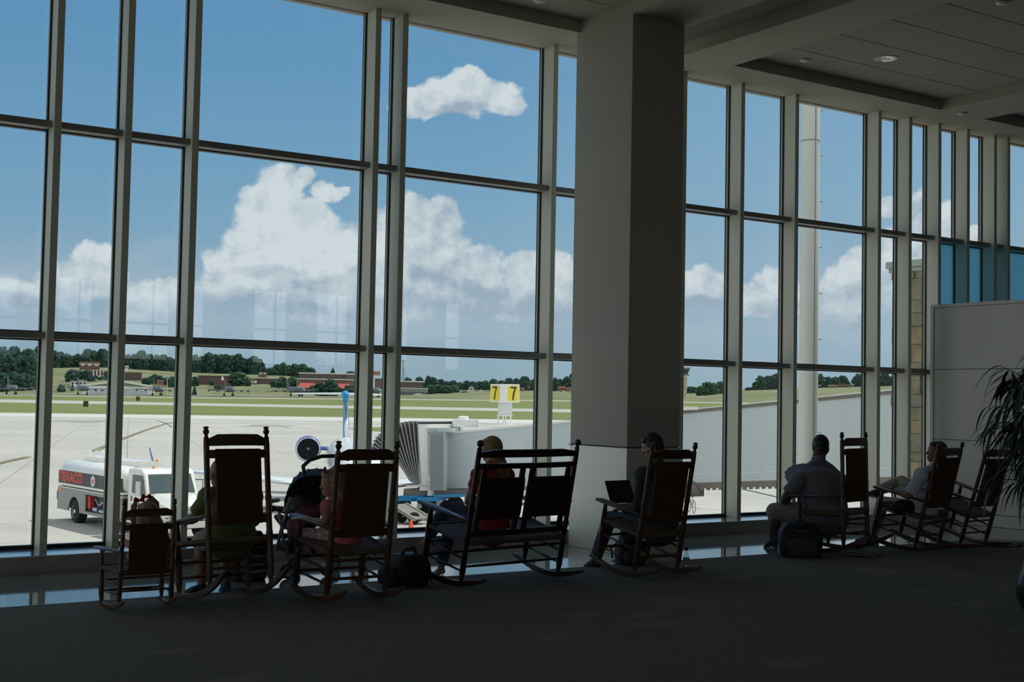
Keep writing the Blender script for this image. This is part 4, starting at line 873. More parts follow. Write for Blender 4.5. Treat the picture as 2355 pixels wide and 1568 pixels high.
fus(MB(), [(0, .03, .03, 1.75), (-.25, .33, .30, 1.78), (-.7, .62, .58, 1.86), (-1.4, .92, .88, 2.0), (-2.2, 1.15, 1.15, 2.13), (-3.2, 1.30, 1.32, 2.2), (-4.5, 1.345, 1.345, 2.2), (-17, 1.345, 1.345, 2.2), (-20, 1.2, 1.2, 2.35), (-22.5, .85, .85, 2.6), (-24.5, .4, .42, 2.85), (-25.3, .08, .1, 2.95)]).build('fuselage', p_shell, jet, smooth=True)
for sy in (-1, 1):
    MB().quad((-1.48, sy*.06, 2.93), (-1.28, sy*.86, 2.38), (-1.95, sy*1.02, 2.72), (-2.05, sy*.06, 3.14)).build('cockpit_window', p_glass, jet)
    MB().quad((-1.62, sy*.99, 2.35), (-2.4, sy*1.19, 2.45), (-2.4, sy*1.10, 2.75), (-1.95, sy*1.04, 2.72)).build('cockpit_window', p_glass, jet)
    o = wing(MB(), (-9.5, sy*1.1, 1.35), (-14.2, sy*10.2, 1.95), 4.6, 1.3, .11, .09).build('wing', p_shell, jet, smooth=50)
    MB().tube([V((-9.52, sy*1.3, 1.36)), V((-14.2, sy*10.2, 1.95))], [.09, .04], 8).build('leading_edge', p_alu, o, smooth=True)
    wing(MB(), (-14.4, sy*10.2, 1.95), (-15.4, sy*10.55, 2.95), 1.2, .5).build('winglet', p_navy, jet, smooth=50)
    en = MB().lathe([(0, .60), (-.03, .64), (.0, .68), (.25, .72), (1.4, .72), (2.6, .62), (3.2, .45), (3.2, .35)], (-18.4, sy*2.2, 2.85), (-22, sy*2.2, 2.85), 36, False).build('engine', p_navy, jet, smooth=50)
    MB().lathe([(.10, .585), (.0, .605), (-.05, .64), (.02, .69), (.16, .705)], (-18.4, sy*2.2, 2.85), (-22, sy*2.2, 2.85), 36, False).build('intake_lip', p_alu, en, smooth=True)
    MB().lathe([(.05, .59), (.6, .56)], (-18.4, sy*2.2, 2.85), (-22, sy*2.2, 2.85), 36, False).build('intake_duct', p_dk, en)
    fan = MB(); c_ = V((-19.0, sy*2.2, 2.85))
    for i in range(28):
        a = 2*PI*i/28; a2 = a+.16; fan.quad(c_+V((0, .13*math.cos(a), .13*math.sin(a))), c_+V((0, .56*math.cos(a), .56*math.sin(a))), c_+V((-.12, .56*math.cos(a2), .56*math.sin(a2))), c_+V((-.12, .13*math.cos(a2), .13*math.sin(a2))))
    fan.lathe([(.05, .56), (.06, .01)], c_, c_-V((1, 0, 0)), 28); fan.build('fan', mat('dark fan metal', (.045, .05, .055), .35, .9), en)
    MB().lathe([(-.28, .01), (-.2, .07), (0, .15)], c_+V((.02, 0, 0)), c_-V((1, 0, 0)), 16).build('spinner', mat('grey spinner', (.35, .36, .38), .4), en, smooth=True)
    wing(MB(), (-18.9, sy*1.1, 2.85), (-19.1, sy*1.6, 2.88), 2.2, 2.0, .14, .14).build('pylon', p_navy, jet, smooth=50)
    wing(MB(), (-24.2, 0, 6.02), (-25.9, sy*3.2, 5.98), 2.3, 1.2, .09, .08).build('tailplane', p_shell, jet, smooth=50)
wing(MB(), (-19.6, 0, 3.3), (-23.4, 0, 5.55), 4.6, 2.9, .10, .10, 16, True).build('fin', p_blue, jet, smooth=50)
MB().tube([(-19.62, 0, 3.5), (-23.0, 0, 5.45)], [.15, .13], 10).build('fin_leading_edge', p_alu, jet, smooth=True)
MB().lathe([(0, .04), (.25, .17), (.9, .24), (3.0, .18), (3.6, .02)], (-23.2, 0, 5.98), (-28, 0, 5.98), 14).build('tail_bullet', p_blue, jet, smooth=50)
MB().box(-23.75, -23.3, -.16, .16, 5.45, 6.0).build('fin_cap', p_blue, jet, bevel=.04)
g = MB(); g.tube([(-2.8, 0, .2), (-2.7, 0, 1.3)], .06); g.lathe([(0, .22), (.16, .22)], (-2.8, -.22, .22), (-2.8, 1, .22), 16); g.lathe([(0, .22), (.16, .22)], (-2.8, .06, .22), (-2.8, 1, .22), 16); g.build('nose_gear', p_tyre, jet, smooth=40)
for sy in (-1, 1): g = MB(); g.tube([(-13, sy*1.6, .4), (-13, sy*1.4, 1.4)], .09); g.lathe([(0, .38), (.25, .38)], (-13, sy*1.6-.3, .38), (-13, 10, .38), 16); g.lathe([(0, .38), (.25, .38)], (-13, sy*1.6+.06, .38), (-13, 10, .38), 16); g.build('main_gear', p_tyre, jet, smooth=40)
# grey four-engined tankers on the far ramp
m_kc = mat('military grey', (.125, .15, .175), .55); m_kd = mat('dark nose grey', (.06, .07, .09), .5)
def tanker():
    e = empty('military_jet', (0, 0, 0))
    fus(MB(), [(0, .05, .05, 4.2), (-.8, .9, .8, 4.3), (-2.5, 1.5, 1.5, 4.5), (-5, 1.85, 2.0, 4.7), (-27, 1.85, 2.0, 4.7), (-34, 1.3, 1.4, 5.1), (-40, .3, .4, 5.9)], 16).build('fuselage', m_kc, e, smooth=True)
    MB().box(-3.4, -2.1, -.9, .9, 5.4, 5.9).build('cockpit_window', m_kd, e)
    for sy in (-1, 1):
        wing(MB(), (-11, sy*1.5, 3.6), (-26, sy*20, 5.4), 10, 2.8).build('wing', m_kc, e); wing(MB(), (-35, sy*.8, 5.6), (-39.5, sy*6.2, 6.1), 4.2, 1.8).build('tailplane', m_kc, e)
        for y_, x_ in ((8.5, -14.5), (14, -19)): MB().lathe([(0, .5), (.3, .65), (2.5, .7), (5, .4)], (x_, sy*y_, 3.5), (x_-5, sy*y_, 3.5), 12).build('engine', m_kd, e, smooth=40)
    wing(MB(), (-31, 0, 6), (-37.5, 0, 12.8), 7.2, 3.4, .1, .1, 10, True).build('fin', m_kc, e)
    g = MB()
    for x_, y_ in ((-5, 0), (-20, 3.2), (-20, -3.2)): g.tube([(x_, y_, 0.3), (x_, y_, 3.4)], .22, 6); g.lathe([(-.6, .65), (.6, .65)], (x_, y_, .65), (x_, y_+1, .65), 10)
    g.build('landing_gear', p_tyre, e); return e
T0 = tanker(); D_ = 905
for i, (x, a, lb) in enumerate([(37, -.16, 'grey four-engined jet at the left edge, before the lower trees'), (203, -.20, 'grey four-engined jet parked before the left end of the white hangar'), (371, -.15, 'grey four-engined jet parked at the right end of the white hangar'),
                                (537, -.17, 'grey four-engined jet in front of the brick chapel'), (700, -.34, 'grey four-engined jet seen side-on left of the blue tail tip'), (872, -.17, 'grey four-engined jet glimpsed between the two close mullions')]):
    o = T0 if i == 0 else ctree(T0); p = at(x, tab([(0, 906.5), (900, 913)], x), D_); o.location = p
    v = V((p.x, p.y, 0)).normalized(); o.rotation_euler = (0, 0, math.atan2(-v.y, -v.x)-a*-1.0 if False else math.atan2(-v.y, -v.x)+(-a)); tag(o, lb, 'airplane', 'grey jets on the far ramp')
# ---------------------------------------------------------------- passenger boarding bridge
p_tun = mat('bridge wall panel', (.54, .60, .63), .6, var=((.4, .4, .05), .5, (.47, .53, .56))); p_rib = mat('corrugated steel', (.46, .53, .55), .4, .2); p_bel = mat('black bellows', (.05, .05, .055), .6); p_belE = mat('bellows edge', (.30, .30, .31), .5)
p_mech = mat('oily machinery', (.16, .155, .14), .6); p_brd = mat('bridge roof edge', (.17, .15, .13), .7)
T_0, T_1 = at(1020, 996, 64), at(2052, 896, 50); B_0, B_1 = at(1020, 1124, 64), at(2052, 1092, 50)
br_ = empty('boarding_bridge', V((T_0.x, T_0.y, ZA))); tag(br_, 'long grey passenger boarding bridge reaching from the stone pier to the jet', 'boarding bridge')
BO = V((T_0.x, T_0.y, ZA)); ax = (T_1-T_0); ax.z = 0; axn = ax.normalized(); away = V((-axn.y, axn.x, 0)); away = away if away.dot(V((T_0.x, T_0.y, 0))) > 0 else -away
def bp(q, top, grow=0., dep=0.):   # q along the bridge; top 0..1
    t_ = T_0.lerp(T_1, q); b__ = B_0.lerp(B_1, q); h = t_.z-b__.z
    p = V((t_.x, t_.y, b__.z+h*top)); return p-away*grow+away*dep-BO
def tun(q0, q1, g0, name, m_, lo=0., hi=1., dep=2.3):
    return MB().hexa([bp(q0, lo, g0), bp(q1, lo, g0), bp(q1, lo, g0, dep), bp(q0, lo, g0, dep), bp(q0, hi, g0), bp(q1, hi, g0), bp(q1, hi, g0, dep), bp(q0, hi, g0, dep)]).build(name, m_, br_)
tun(0, .56, 0, 'outer_tunnel', p_tun); tun(.555, 1.35, .14, 'inner_tunnel', p_tun, -.02, 1.0, 2.6)
tun(-.002, .56, .03, 'roof_edge', mat('pale roof edge', (.75, .76, .76), .5), .975, 1.01, 2.4); tun(.556, 1.35, .19, 'roof_edge', p_brd, .948, .99, 2.7); tun(.556, 1.35, .19, 'roof_edge', MATS['pale roof edge'], .99, 1.003, 2.7)
tun(0, .56, .02, 'floor_beam', p_brd, -.06, -.005); tun(.556, 1.35, .17, 'floor_beam', p_brd, -.10, -.02); tun(.556, 1.35, .15, 'wall_seam', p_wh, .085, .092, 2.5)
o = MB(); [o.hexa([bp(.60+i*.0125+a, z_, .18, d_) for z_, d_ in ((-.125, 0), (-.125, .1), (-.10, .1), (-.10, 0)) for a in (0,)]+[bp(.60+i*.0125+.006, z_, .18, d_) for z_, d_ in ((-.125, 0), (-.125, .1), (-.10, .1), (-.10, 0))]) for i in range(34)]; o.build('cable_tray_teeth', p_brd, br_)
for q in (.559,):
    o = MB(); o.bar(bp(q-.004, 1.03, .3), bp(q+.008, -.02, .3), .18, .10, away); o.bar(bp(q-.012, 1.05, .3), bp(q-.012+.085, 1.0, .3), .14, .1, away); o.box(*[v for c in bp(q-.010, 1.06, .3) for v in (c-.22, c+.22)]); o.build('portal_frame', p_wh, br_)
o = MB(); o.tube([bp(.565, -.04, .1), bp(.625, -.04, .1)], .16, 8); o.box(*[v for c in bp(.59, -.09, .2) for v in (c-.8, c+.8)][:4], bp(.59, -.13, .2).z-.18, bp(.59, -.03, .2).z); o.ball(bp(.60, -.15, .2), .28, 10); o.ball(bp(.622, -.12, .2), .30, 10); o.tube([bp(.56, -.16, .2), bp(.625, -.15, .2)], .08, 6); o.build('drive_gear', p_mech, br_)
# rotunda with corrugated shell, cab and bellows
zg = MB(); pts_ = []
for i in range(25):
    x_ = 989+i*1.42; d0, d1 = at(x_, 1127, 62.2), at(x_, 992, 62.2); o_ = away*(-.07 if i % 2 else .05); pts_.append([d0+o_-BO, d1+o_-BO])
zg.rings([[a_, b_] for a_, b_ in pts_], cap=False, closed=False); zg.build('corrugated_shell', p_rib, br_)
rc = bp(-.021, 0, -1.2); rc_top = bp(-.021, 1.0, 0).z; rc_bot = bp(-.021, -.02, 0).z
R = [[rc+V(((.95+.05*(-1)**i)*math.cos(2*PI*i/44), (.95+.05*(-1)**i)*math.sin(2*PI*i/44), z_-rc.z)) for i in range(44)] for z_ in (rc_bot, rc_top)]
MB().rings(R).build('rotunda', p_rib, br_)
MB().lathe([(0, 1.12), (.14, 1.12)], V((rc.x, rc.y, rc_top)), V((rc.x, rc.y, rc_top+1)), 24).build('rotunda_cap', p_brd, br_)
def cp(px, py, dd=0., D_=62.6): return at(px, py, D_)+away*dd-BO      # cab outline, given its own depth
MB().hexa([cp(965, 1128), cp(986, 1128), cp(986, 1128, 2.6), cp(965, 1128, 2.6), cp(960, 975), cp(981, 975), cp(981, 975, 2.6), cp(960, 975, 2.6)]).build('cab', p_wh, br_)
MB().hexa([cp(982, 994), cp(1004, 994), cp(1004, 994, 2), cp(982, 994, 2), cp(982, 984), cp(1004, 984), cp(1004, 984, 2), cp(982, 984, 2)]).build('cab_canopy', p_rib, br_)
MB().hexa([cp(983, 1140), cp(992, 1140), cp(992, 1140, 1), cp(983, 1140, 1), cp(983, 1104), cp(992, 1104), cp(992, 1104, 1), cp(983, 1104, 1)]).build('side_door', p_wh, br_)
top_ = [(960, 969), (950, 969), (940, 969), (930, 970), (921, 972), (911, 976), (901, 981), (892, 985), (884, 989), (877, 993), (869, 998), (863, 1004), (858, 1012), (855, 1022), (854, 1032)]
bot_ = [(968, 1112), (965, 1112), (962, 1112), (959, 1112), (956, 1112), (953, 1111), (950, 1110), (947, 1109), (944, 1107), (941, 1103), (937, 1094), (931, 1083), (924, 1072), (915, 1060), (905, 1050)]
ed = []; R = []
for i in range(len(top_)-1):
    for h_ in (0, .5):
        tx = top_[i][0]+(top_[i+1][0]-top_[i][0])*h_; ty = top_[i][1]+(top_[i+1][1]-top_[i][1])*h_; bx = bot_[i][0]+(bot_[i+1][0]-bot_[i][0])*h_; by = bot_[i][1]+(bot_[i+1][1]-bot_[i][1])*h_
        out = 0 if h_ == 0 else .16; d0 = cp(tx, ty); d1 = cp(bx, by)
        R.append([d1+away*out, (d0.lerp(d1, .5))+away*out, d0+away*out-V((0, 0, out)), d0+away*(2.6-out)-V((0, 0, out)), d1+away*(2.6-out)])
        if h_ == 0: ed.append((d0, d1))
MB().rings(R, cap=False, closed=False).build('bellows', p_bel, br_)
o = MB()
for d0, d1 in ed: o.tube([d1, d0.lerp(d1, .5)-away*.03, d0], .028, 6); o.tube([d0, d0+away*2.6], .03, 6)
o.build('bellows_frames', p_belE, br_)
MB().hexa([cp(933, 1121), cp(984, 1119), cp(984, 1119, 2.6), cp(933, 1121, 2.6), cp(933, 1116), cp(984, 1114), cp(984, 1114, 2.6), cp(933, 1116, 2.6)]).build('cab_floor', p_wh, br_)
o = MB(); o.hexa([cp(917, 1143, .3), cp(985, 1139, .3), cp(985, 1139, 2), cp(917, 1143, 2), cp(919, 1124, .3), cp(985, 1121, .3), cp(985, 1121, 2), cp(919, 1124, 2)]); o.build('cab_machinery', mat('olive machinery', (.24, .235, .19), .6), br_)
o = MB(); o.hexa([cp(986, 1150, .2), cp(1075, 1134, .2), cp(1075, 1134, 2), cp(986, 1150, 2), cp(986, 1128, .2), cp(1075, 1128, .2), cp(1075, 1128, 2), cp(986, 1128, 2)]); o.build('lift_carriage', p_mech, br_)
for x0_, x1_, y0_, y1_ in ((915, 965, 1140, 1152), (950, 1012, 1143, 1153), (1003, 1070, 1137, 1143)):
    MB().hexa([cp(x0_, y1_, -.2), cp(x1_, y1_-1, -.2), cp(x1_, y1_-1, .5), cp(x0_, y1_, .5), cp(x0_, y0_, -.2), cp(x1_, y0_-1, -.2), cp(x1_, y0_-1, .5), cp(x0_, y0_, .5)]).build('wheel_beam', p_blue, br_)
for x_ in (934, 1056):
    for dd in (-.3, 1.6):
        c = cp(x_, 1140, dd, 64.5); MB().lathe([(-.2, .3), (-.2, .46), (.2, .46), (.2, .3)], V((c.x, c.y, .48)), V((c.x, c.y, .48))+away, 18).build('wheel', p_tyre, br_)
for x_ in (940, 984, 1050): c = cp(x_, 1130, .8); MB().tube([V((c.x, c.y, .45)), V((c.x, c.y, c.z+.3))], .12, 8).build('lift_column', p_wh, br_)
# air unit and gate sign on the roof
a0 = cp(1026, 982, .5, 63.5); e = empty('air_unit', BO+a0, math.atan2(CR0.y, CR0.x)); tag(e, 'white rooftop air unit with round fan on the boarding bridge', 'air conditioner')
MB().box(0, 1.27, 0, 1.2, 0, .38).build('housing', p_wh, e, bevel=.01); MB().lathe([(0, .27), (.13, .27), (.17, .2)], (.5, .6, .38), (.5, .6, 1), 20).build('fan_cowl', p_wh, e, smooth=40)
MB().box(.38, .50, .02, .12, -.22, 0).build('bracket', p_wh, e)
s0 = cp(1143, 975, .6, 63.5); e = empty('gate_sign', BO+s0, math.atan2(CR0.y, CR0.x)); tag(e, 'cube gate sign on a white stand with a black 7 on each yellow face', 'sign')
zb_, zt_ = 1.08, 1.98
pl = [V((-.74, .10, 0)), V((-.24, -.52, 0)), V((.09, -.52, 0)), V((.72, -.18, 0)), V((.5, .8, 0)), V((-.4, .8, 0))]
MB().rings([[p+V((0, 0, zb_)) for p in pl], [p+V((0, 0, zt_)) for p in pl]]).build('sign_box', p_wh, e, bevel=.015)
m_sy = mat('sign yellow', (.80, .66, .02), .4)
for A, B in ((pl[0], pl[1]), (pl[2], pl[3])):
    d = (B-A).normalized(); nrm = V((d.y, -d.x, 0)); m_ = MB(); i0 = .07 if A is pl[0] else .04; L = (B-A).length
    q = [A+d*.06+nrm*.012, B-d*.06+nrm*.012]
    f_ = MB().prism([q[0]+V((0, 0, zb_+.07)), q[1]+V((0, 0, zb_+.07)), q[1]+V((0, 0, zt_-.08)), q[0]+V((0, 0, zt_-.08))], nrm*.006).build('sign_face', m_sy, e)
    c = (q[0]+q[1])/2+nrm*.012; c.z = (zb_+zt_)/2
    # slanted 7 drawn as a bar and a stroke
    w_, h_ = L*.46, .66; o = MB()
    o.prism([c+d*a+V((0, 0, b)) for a, b in ((-w_/2, h_/2-.09), (w_/2, h_/2-.09), (w_/2, h_/2), (-w_/2, h_/2))], nrm*.004)
    o.prism([c+d*a+V((0, 0, b)) for a, b in ((-.07, -h_/2), (.025, -h_/2), (.065, 0), (w_/2, h_/2-.03), (w_/2-.10, h_/2-.06), (-.035, 0))], nrm*.004)
    o.build('numeral', m_blk, f_)
MB().hexa([V(p) for p in ((-.34, -.3, .42), (.36, -.3, .42), (.36, .4, .42), (-.34, .4, .42), (-.33, -.3, 1.1), (.35, -.3, 1.1), (.35, .4, 1.1), (-.33, .4, 1.1))]).build('post', mat('pale grey post', (.62, .64, .64), .5), e)
for x_, y_ in ((-.32, -.25), (-.08, -.25), (.30, -.25), (.05, .35)): MB().tube([(x_, y_, -.05), (x_, y_, .43)], .035, 6).build('leg', p_wh, e)
MB().box(-.42, .42, -.35, .45, .40, .44).build('plate', p_wh, e); MB().box(-1.8, .45, -.3, -.2, -.05, .05).build('rail', p_wh, e)
b = cp(1225, 961, .6, 63.5); e = empty('bridge_beacon', BO+b); tag(e, 'grey lamp box on a thin white pole on the bridge roof, by the sixth mullion', 'lamp')
MB().tube([(0, 0, -.1), (0, 0, 1.25)], .035, 6).build('pole', p_wh, e); MB().box(-.15, .15, -.08, .08, 1.25, 1.68).build('lamp_box', p_gr, e)
# ---------------------------------------------------------------- apron odds and ends
pz = at(1857, 1150, 30); pole = empty('floodlight_pole', (pz.x, pz.y, ZA)); tag(pole, 'thick white floodlight pole with climbing pegs and conduit outside the right windows', 'pole')
p_pole = mat('weathered white pole', (.66, .68, .64), .5, var=((1.2, 1.2, .5), .5, (.55, .58, .54)))
H_ = 22; MB().tube([(0, 0, 0), (0, 0, H_)], [.225, .205], 28).build('shaft', p_pole, pole, smooth=60)
for z_ in (12.1, 16.5): MB().lathe([(0, .226), (.025, .226)], (0, 0, z_), (0, 0, 30), 28).build('joint_band', p_gr, pole)
rr = V((CR0.x, CR0.y, 0)); tw = V((-pz.x, -pz.y, 0)).normalized()
MB().tube([rr*.12+tw*.20, rr*.12+tw*.20+V((0, 0, H_))], .014, 6).build('conduit', mat('rusty conduit', (.20, .15, .11), .7), pole)
for sd in (-1, 1):
    for i in range(14):
        z_ = 2.0+i*1.085+(.54 if sd < 0 else 0); o = MB(); d_ = rr*sd; o.tube([d_*.2+V((0, 0, z_)), d_*.275+V((0, 0, z_+.004))], .011, 6); o.ball(d_*.28+V((0, 0, z_)), (.018, .018, .022), 8); o.build('step_peg', p_gr if sd > 0 else p_wh, pole)
# stone pier with metal coping
m_stone = [mat('rough sandstone %s' % n, c, .95, var=(3, .8, d), bump=('noise', 5, 1., .09)) for n, c, d in (('buff', (.29, .255, .155), (.16, .145, .09)), ('grey', (.25, .23, .17), (.15, .14, .11)), ('golden', (.33, .265, .14), (.19, .16, .09)))]
px_ = 24.; yp = 17.6; ztop = hx(2054, 628, px_).z; pr = empty('stone_pier', (px_, yp, ZA)); tag(pr, 'rough sandstone pier with a pale metal coping outside the right windows', 'pier')
o = MB(); z_ = 0; HH = ztop-ZA; k_ = 0; rnd = random.Random(3)
while z_ < HH-.05:
    h_ = min(HH-z_, rnd.choice((.22, .3, .3, .42, .5))); x_ = 0
    while x_ < 3.4:
        w_ = rnd.uniform(.45, 1.0); o.cur = rnd.choice((0, 0, 1, 2)); d_ = rnd.uniform(0, .07); sx__ = rnd.uniform(0, .06) if x_ == 0 else 0
        o.box(x_-sx__+.006, min(3.5, x_+w_)-.006, -d_, .5, z_+.006, z_+h_-.006); x_ += w_
    o.cur = 1; o.box(.02, 3.5, .03, 2.6, z_, z_+h_)
    y_ = .45
    while y_ < 2.6: w_ = rnd.uniform(.4, .9); o.cur = rnd.choice((0, 0, 1, 2)); o.box(-rnd.uniform(0, .09), .3, y_, min(2.6, y_+w_)-.012, z_+.006, z_+h_-.006); y_ += w_
    z_ += h_
o.build('masonry', m_stone, pr, bevel=.012)
o = MB(); o.box(-.05, 3.6, -.10, 2.7, HH, HH+.10); o.box(-.10, 3.65, -.14, 2.75, HH+.10, HH+.26); o.build('coping', mat('coping metal', (.36, .38, .36), .45, .2), pr, bevel=.01)
# traffic cone, ramp belt, van, bicycle
c = hz(945, 1221, ZA); e = empty('traffic_cone', c); tag(e, 'orange traffic cone on the apron between the girl and the bench', 'cone'); m_cone = mat('cone orange', (.85, .10, .03), .5)
MB().lathe([(0, .16), (.03, .15), (.48, .035), (.5, .02)], (0, 0, .02), (0, 0, 1), 20).build('cone_body', m_cone, e, smooth=40); MB().box(-.19, .19, -.19, .19, 0, .025).build('base', m_cone, e)
A = hz(972, 1206, ZA); e = empty('loading_ramp', A, 0); tag(e, 'grey loading ramp sloping down to the apron behind the cone', 'ramp'); P0_ = V((0, 0, .25)); P1_ = at(916, 1160, 60.5)-A
d_ = (P1_-P0_); sd_ = V((d_.y, -d_.x, 0)).normalized()*.55
for s_ in (-1, 1): MB().bar(P0_+sd_*s_, P1_+sd_*s_, .10, .16).build('side_rail', p_gr, e)
o = MB(); o.bar(P0_, P1_, 1.0, .05); o.build('deck', p_mech, e); o = MB(); o.bar(V((0, 0, .25)), P0_.lerp(P1_, .5)-V((0, 0, .6)), .1, .1); o.bar(P1_, V((P1_.x, P1_.y, .3)), .1, .1); o.bar(P0_.lerp(P1_, .5), V((P0_.lerp(P1_, .5).x, P0_.lerp(P1_, .5).y, .3)), .1, .1); o.build('supports', p_gr, e)
wheel(e, -.3, .2, .28, .2); wheel(e, P1_.x*.8, P1_.y*.8, .28, .2)
c = hz(1186, 1158, ZA); e = empty('service_van', c, math.atan2(CR0.y, CR0.x)+.1); tag(e, 'white service van glimpsed between the bench back panels', 'van')
MB().prism([V((-2.3, -.9, .4)), V((2.3, -.9, .4)), V((2.3, -.9, 1.0)), V((1.5, -.9, 1.15)), V((.8, -.9, 1.95)), V((-2.2, -.9, 2.0)), V((-2.3, -.9, 1.8))], (0, 1.8, 0)).build('body', p_wh, e, bevel=.04)
MB().box(-1.9, .6, -.915, -.9, 1.15, 1.75).build('side_window', p_glass, e); MB().quad((1.52, -.8, 1.17), (1.52, .8, 1.17), (.86, .8, 1.9), (.86, -.8, 1.9)).build('windshield', p_glass, e)
for x_ in (-1.4, 1.5): wheel(e, x_, -.92, .34, .22); wheel(e, x_, .70, .34, .22)
c = hz(1590, 1178, ZA); e = empty('bicycle', c, math.atan2(CF.y, CF.x)+.12); tag(e, 'bicycle with raised handlebar standing on the apron right of the laptop man', 'bicycle')
for x_ in (-.5, .5):
    w_ = MB(); w_.tube([V((x_+.33*math.cos(a), 0, .34+.33*math.sin(a))) for a in [2*PI*i/24 for i in range(25)]], .016, 6); w_ = w_.build('wheel', p_tyre, e); o = MB(); [o.tube([(x_, 0, .34), (x_+.32*math.cos(a), 0, .34+.32*math.sin(a))], .003, 4) for a in [2*PI*i/12 for i in range(12)]]; o.build('spokes', p_chr, w_)
o = MB(); S_, Hd, Pd = V((-.18, 0, .82)), V((.36, 0, .85)), V((-.05, 0, .3)); [o.tube([a, b_], .016, 6) for a, b_ in ((S_, Pd), (Pd, Hd), (S_, Hd), (V((-.5, 0, .34)), Pd), (V((-.5, 0, .34)), S_), (Hd+V((.02, 0, .12)), V((.5, 0, .34))))]; o.build('frame', p_gr, e)
o = MB(); o.tube([(.36, 0, .85), (.36, 0, 1.02)], .014, 6); o.tube([(.30, -.26, 1.12), (.37, -.1, 1.03), (.37, .1, 1.03), (.30, .26, 1.05)], .014, 6); o.build('handlebar', p_chr, e); MB().ball((-.2, 0, .88), (.14, .07, .035), 10).build('saddle', p_tyre, e, smooth=True)
# ================================================================== PEOPLE
k_skin = mat('skin', (.42, .24, .17), .5, 0, .4); k_skinD = mat('tanned skin', (.26, .14, .095), .5, 0, .4); k_skinB = mat('brown skin', (.10, .055, .04), .5, 0, .4)
k_grey = mat('grey hair', (.26, .24, .22), .7); k_black = mat('black hair', (.012, .010, .010), .45); k_blond = mat('blond hair', (.36, .25, .12), .5, var=((60, 60, 4), .8, (.18, .11, .05)), bump=('noise', 90, .5))
k_bl2 = mat('light brown hair', (.22, .14, .075), .5, var=((60, 60, 4), .8, (.34, .24, .13)), bump=('noise', 90, .5)); k_redb = mat('red ribbon', (.40, .012, .02), .5)
c_green = mat('olive green polo', (.13, .17, .05), .85); c_khaki = mat('khaki cloth', (.33, .30, .22), .9, bump=('noise', 20, .3)); c_pink = mat('pink cotton', (.60, .16, .21), .85); c_red = mat('red top', (.36, .02, .05), .8)
c_jean = mat('blue denim', (.06, .085, .15), .85, var=(14, .6, (.035, .05, .10)), bump=('noise', 60, .3)); c_dark = mat('charcoal sweater', (.05, .055, .065), .95, bump=('noise', 80, .4))
c_flor = mat('floral print', (.70, .62, .60), .85, var=(26, 1., (.30, .10, .13))); c_white = mat('white shirt cloth', (.62, .64, .72), .8, bump=('noise', 16, .3)); c_blk = mat('black cloth', (.016, .016, .018), .8)
c_shoe = mat('dark shoe', (.045, .045, .05), .6); c_sole = mat('pale sole', (.5, .5, .48), .7); c_wshoe = mat('white shoe', (.62, .60, .62), .6); c_stone = mat('stone trousers', (.34, .31, .27), .9, bump=('noise', 14, .35))
# blue-grey check
c_chk = mat('checked shirt', (.25, .24, .28), .85); _t = c_chk.node_tree; _b = _t.nodes['Principled BSDF']; _c = _t.nodes.new('ShaderNodeTexCoord'); last = None
for dr in ('X', 'Z'):
    w_ = _t.nodes.new('ShaderNodeTexWave'); w_.bands_direction = dr; w_.inputs['Scale'].default_value = 22; _t.links.new(_c.outputs['Object'], w_.inputs[0])
    g_ = _t.nodes.new('ShaderNodeMath'); g_.operation = 'GREATER_THAN'; g_.inputs[1].default_value = .72; _t.links.new(w_.outputs[1], g_.inputs[0])
    if last is None: last = g_.outputs[0]
    else:
        a_ = _t.nodes.new('ShaderNodeMath'); a_.operation = 'MAXIMUM'; _t.links.new(last, a_.inputs[0]); _t.links.new(g_.outputs[0], a_.inputs[1]); last = a_.outputs[0]
x_ = _t.nodes.new('ShaderNodeMix'); x_.data_type = 'RGBA'; x_.inputs[6].default_value = (.30, .285, .33, 1); x_.inputs[7].default_value = (.13, .125, .17, 1); _t.links.new(last, x_.inputs[0]); _t.links.new(x_.outputs[2], _b.inputs['Base Color'])
def hand(mb, w, d, n, s, curl=.5, tside=1):
    d = d.normalized(); n = (n-d*n.dot(d)).normalized(); l = d.cross(n)*tside
    mb.tube([w-d*.01*s, w+d*.03*s, w+d*.085*s], [(.028*s, .019*s), (.038*s, .017*s), (.040*s, .013*s)], 10, side=l, caps=True)
    for i, L in enumerate((.070, .078, .073, .056)):
        b = w+d*.083*s+l*(.030-.0205*i)*s; a = curl*(.6+.1*i); p = [b]; cur = 0
        for k_, fr in enumerate((.45, .32, .23)): cur += a*(.5 if k_ == 0 else .8); p.append(p[-1]+(d*math.cos(cur)+n*math.sin(cur)+l*(.05-.03*i))*L*fr*s)
        mb.tube(p, [.0092*s, .0088*s, .0082*s, .0070*s], 7, caps=True)
    b = w+d*.022*s+l*.030*s; q = (d*.62+l*.65+n*.35).normalized(); mb.tube([b, b+q*.035*s, b+(q*.035+(d*.85+l*.2+n*.4).normalized()*.030)*s], [.013*s, .011*s, .009*s], 7, caps=True)
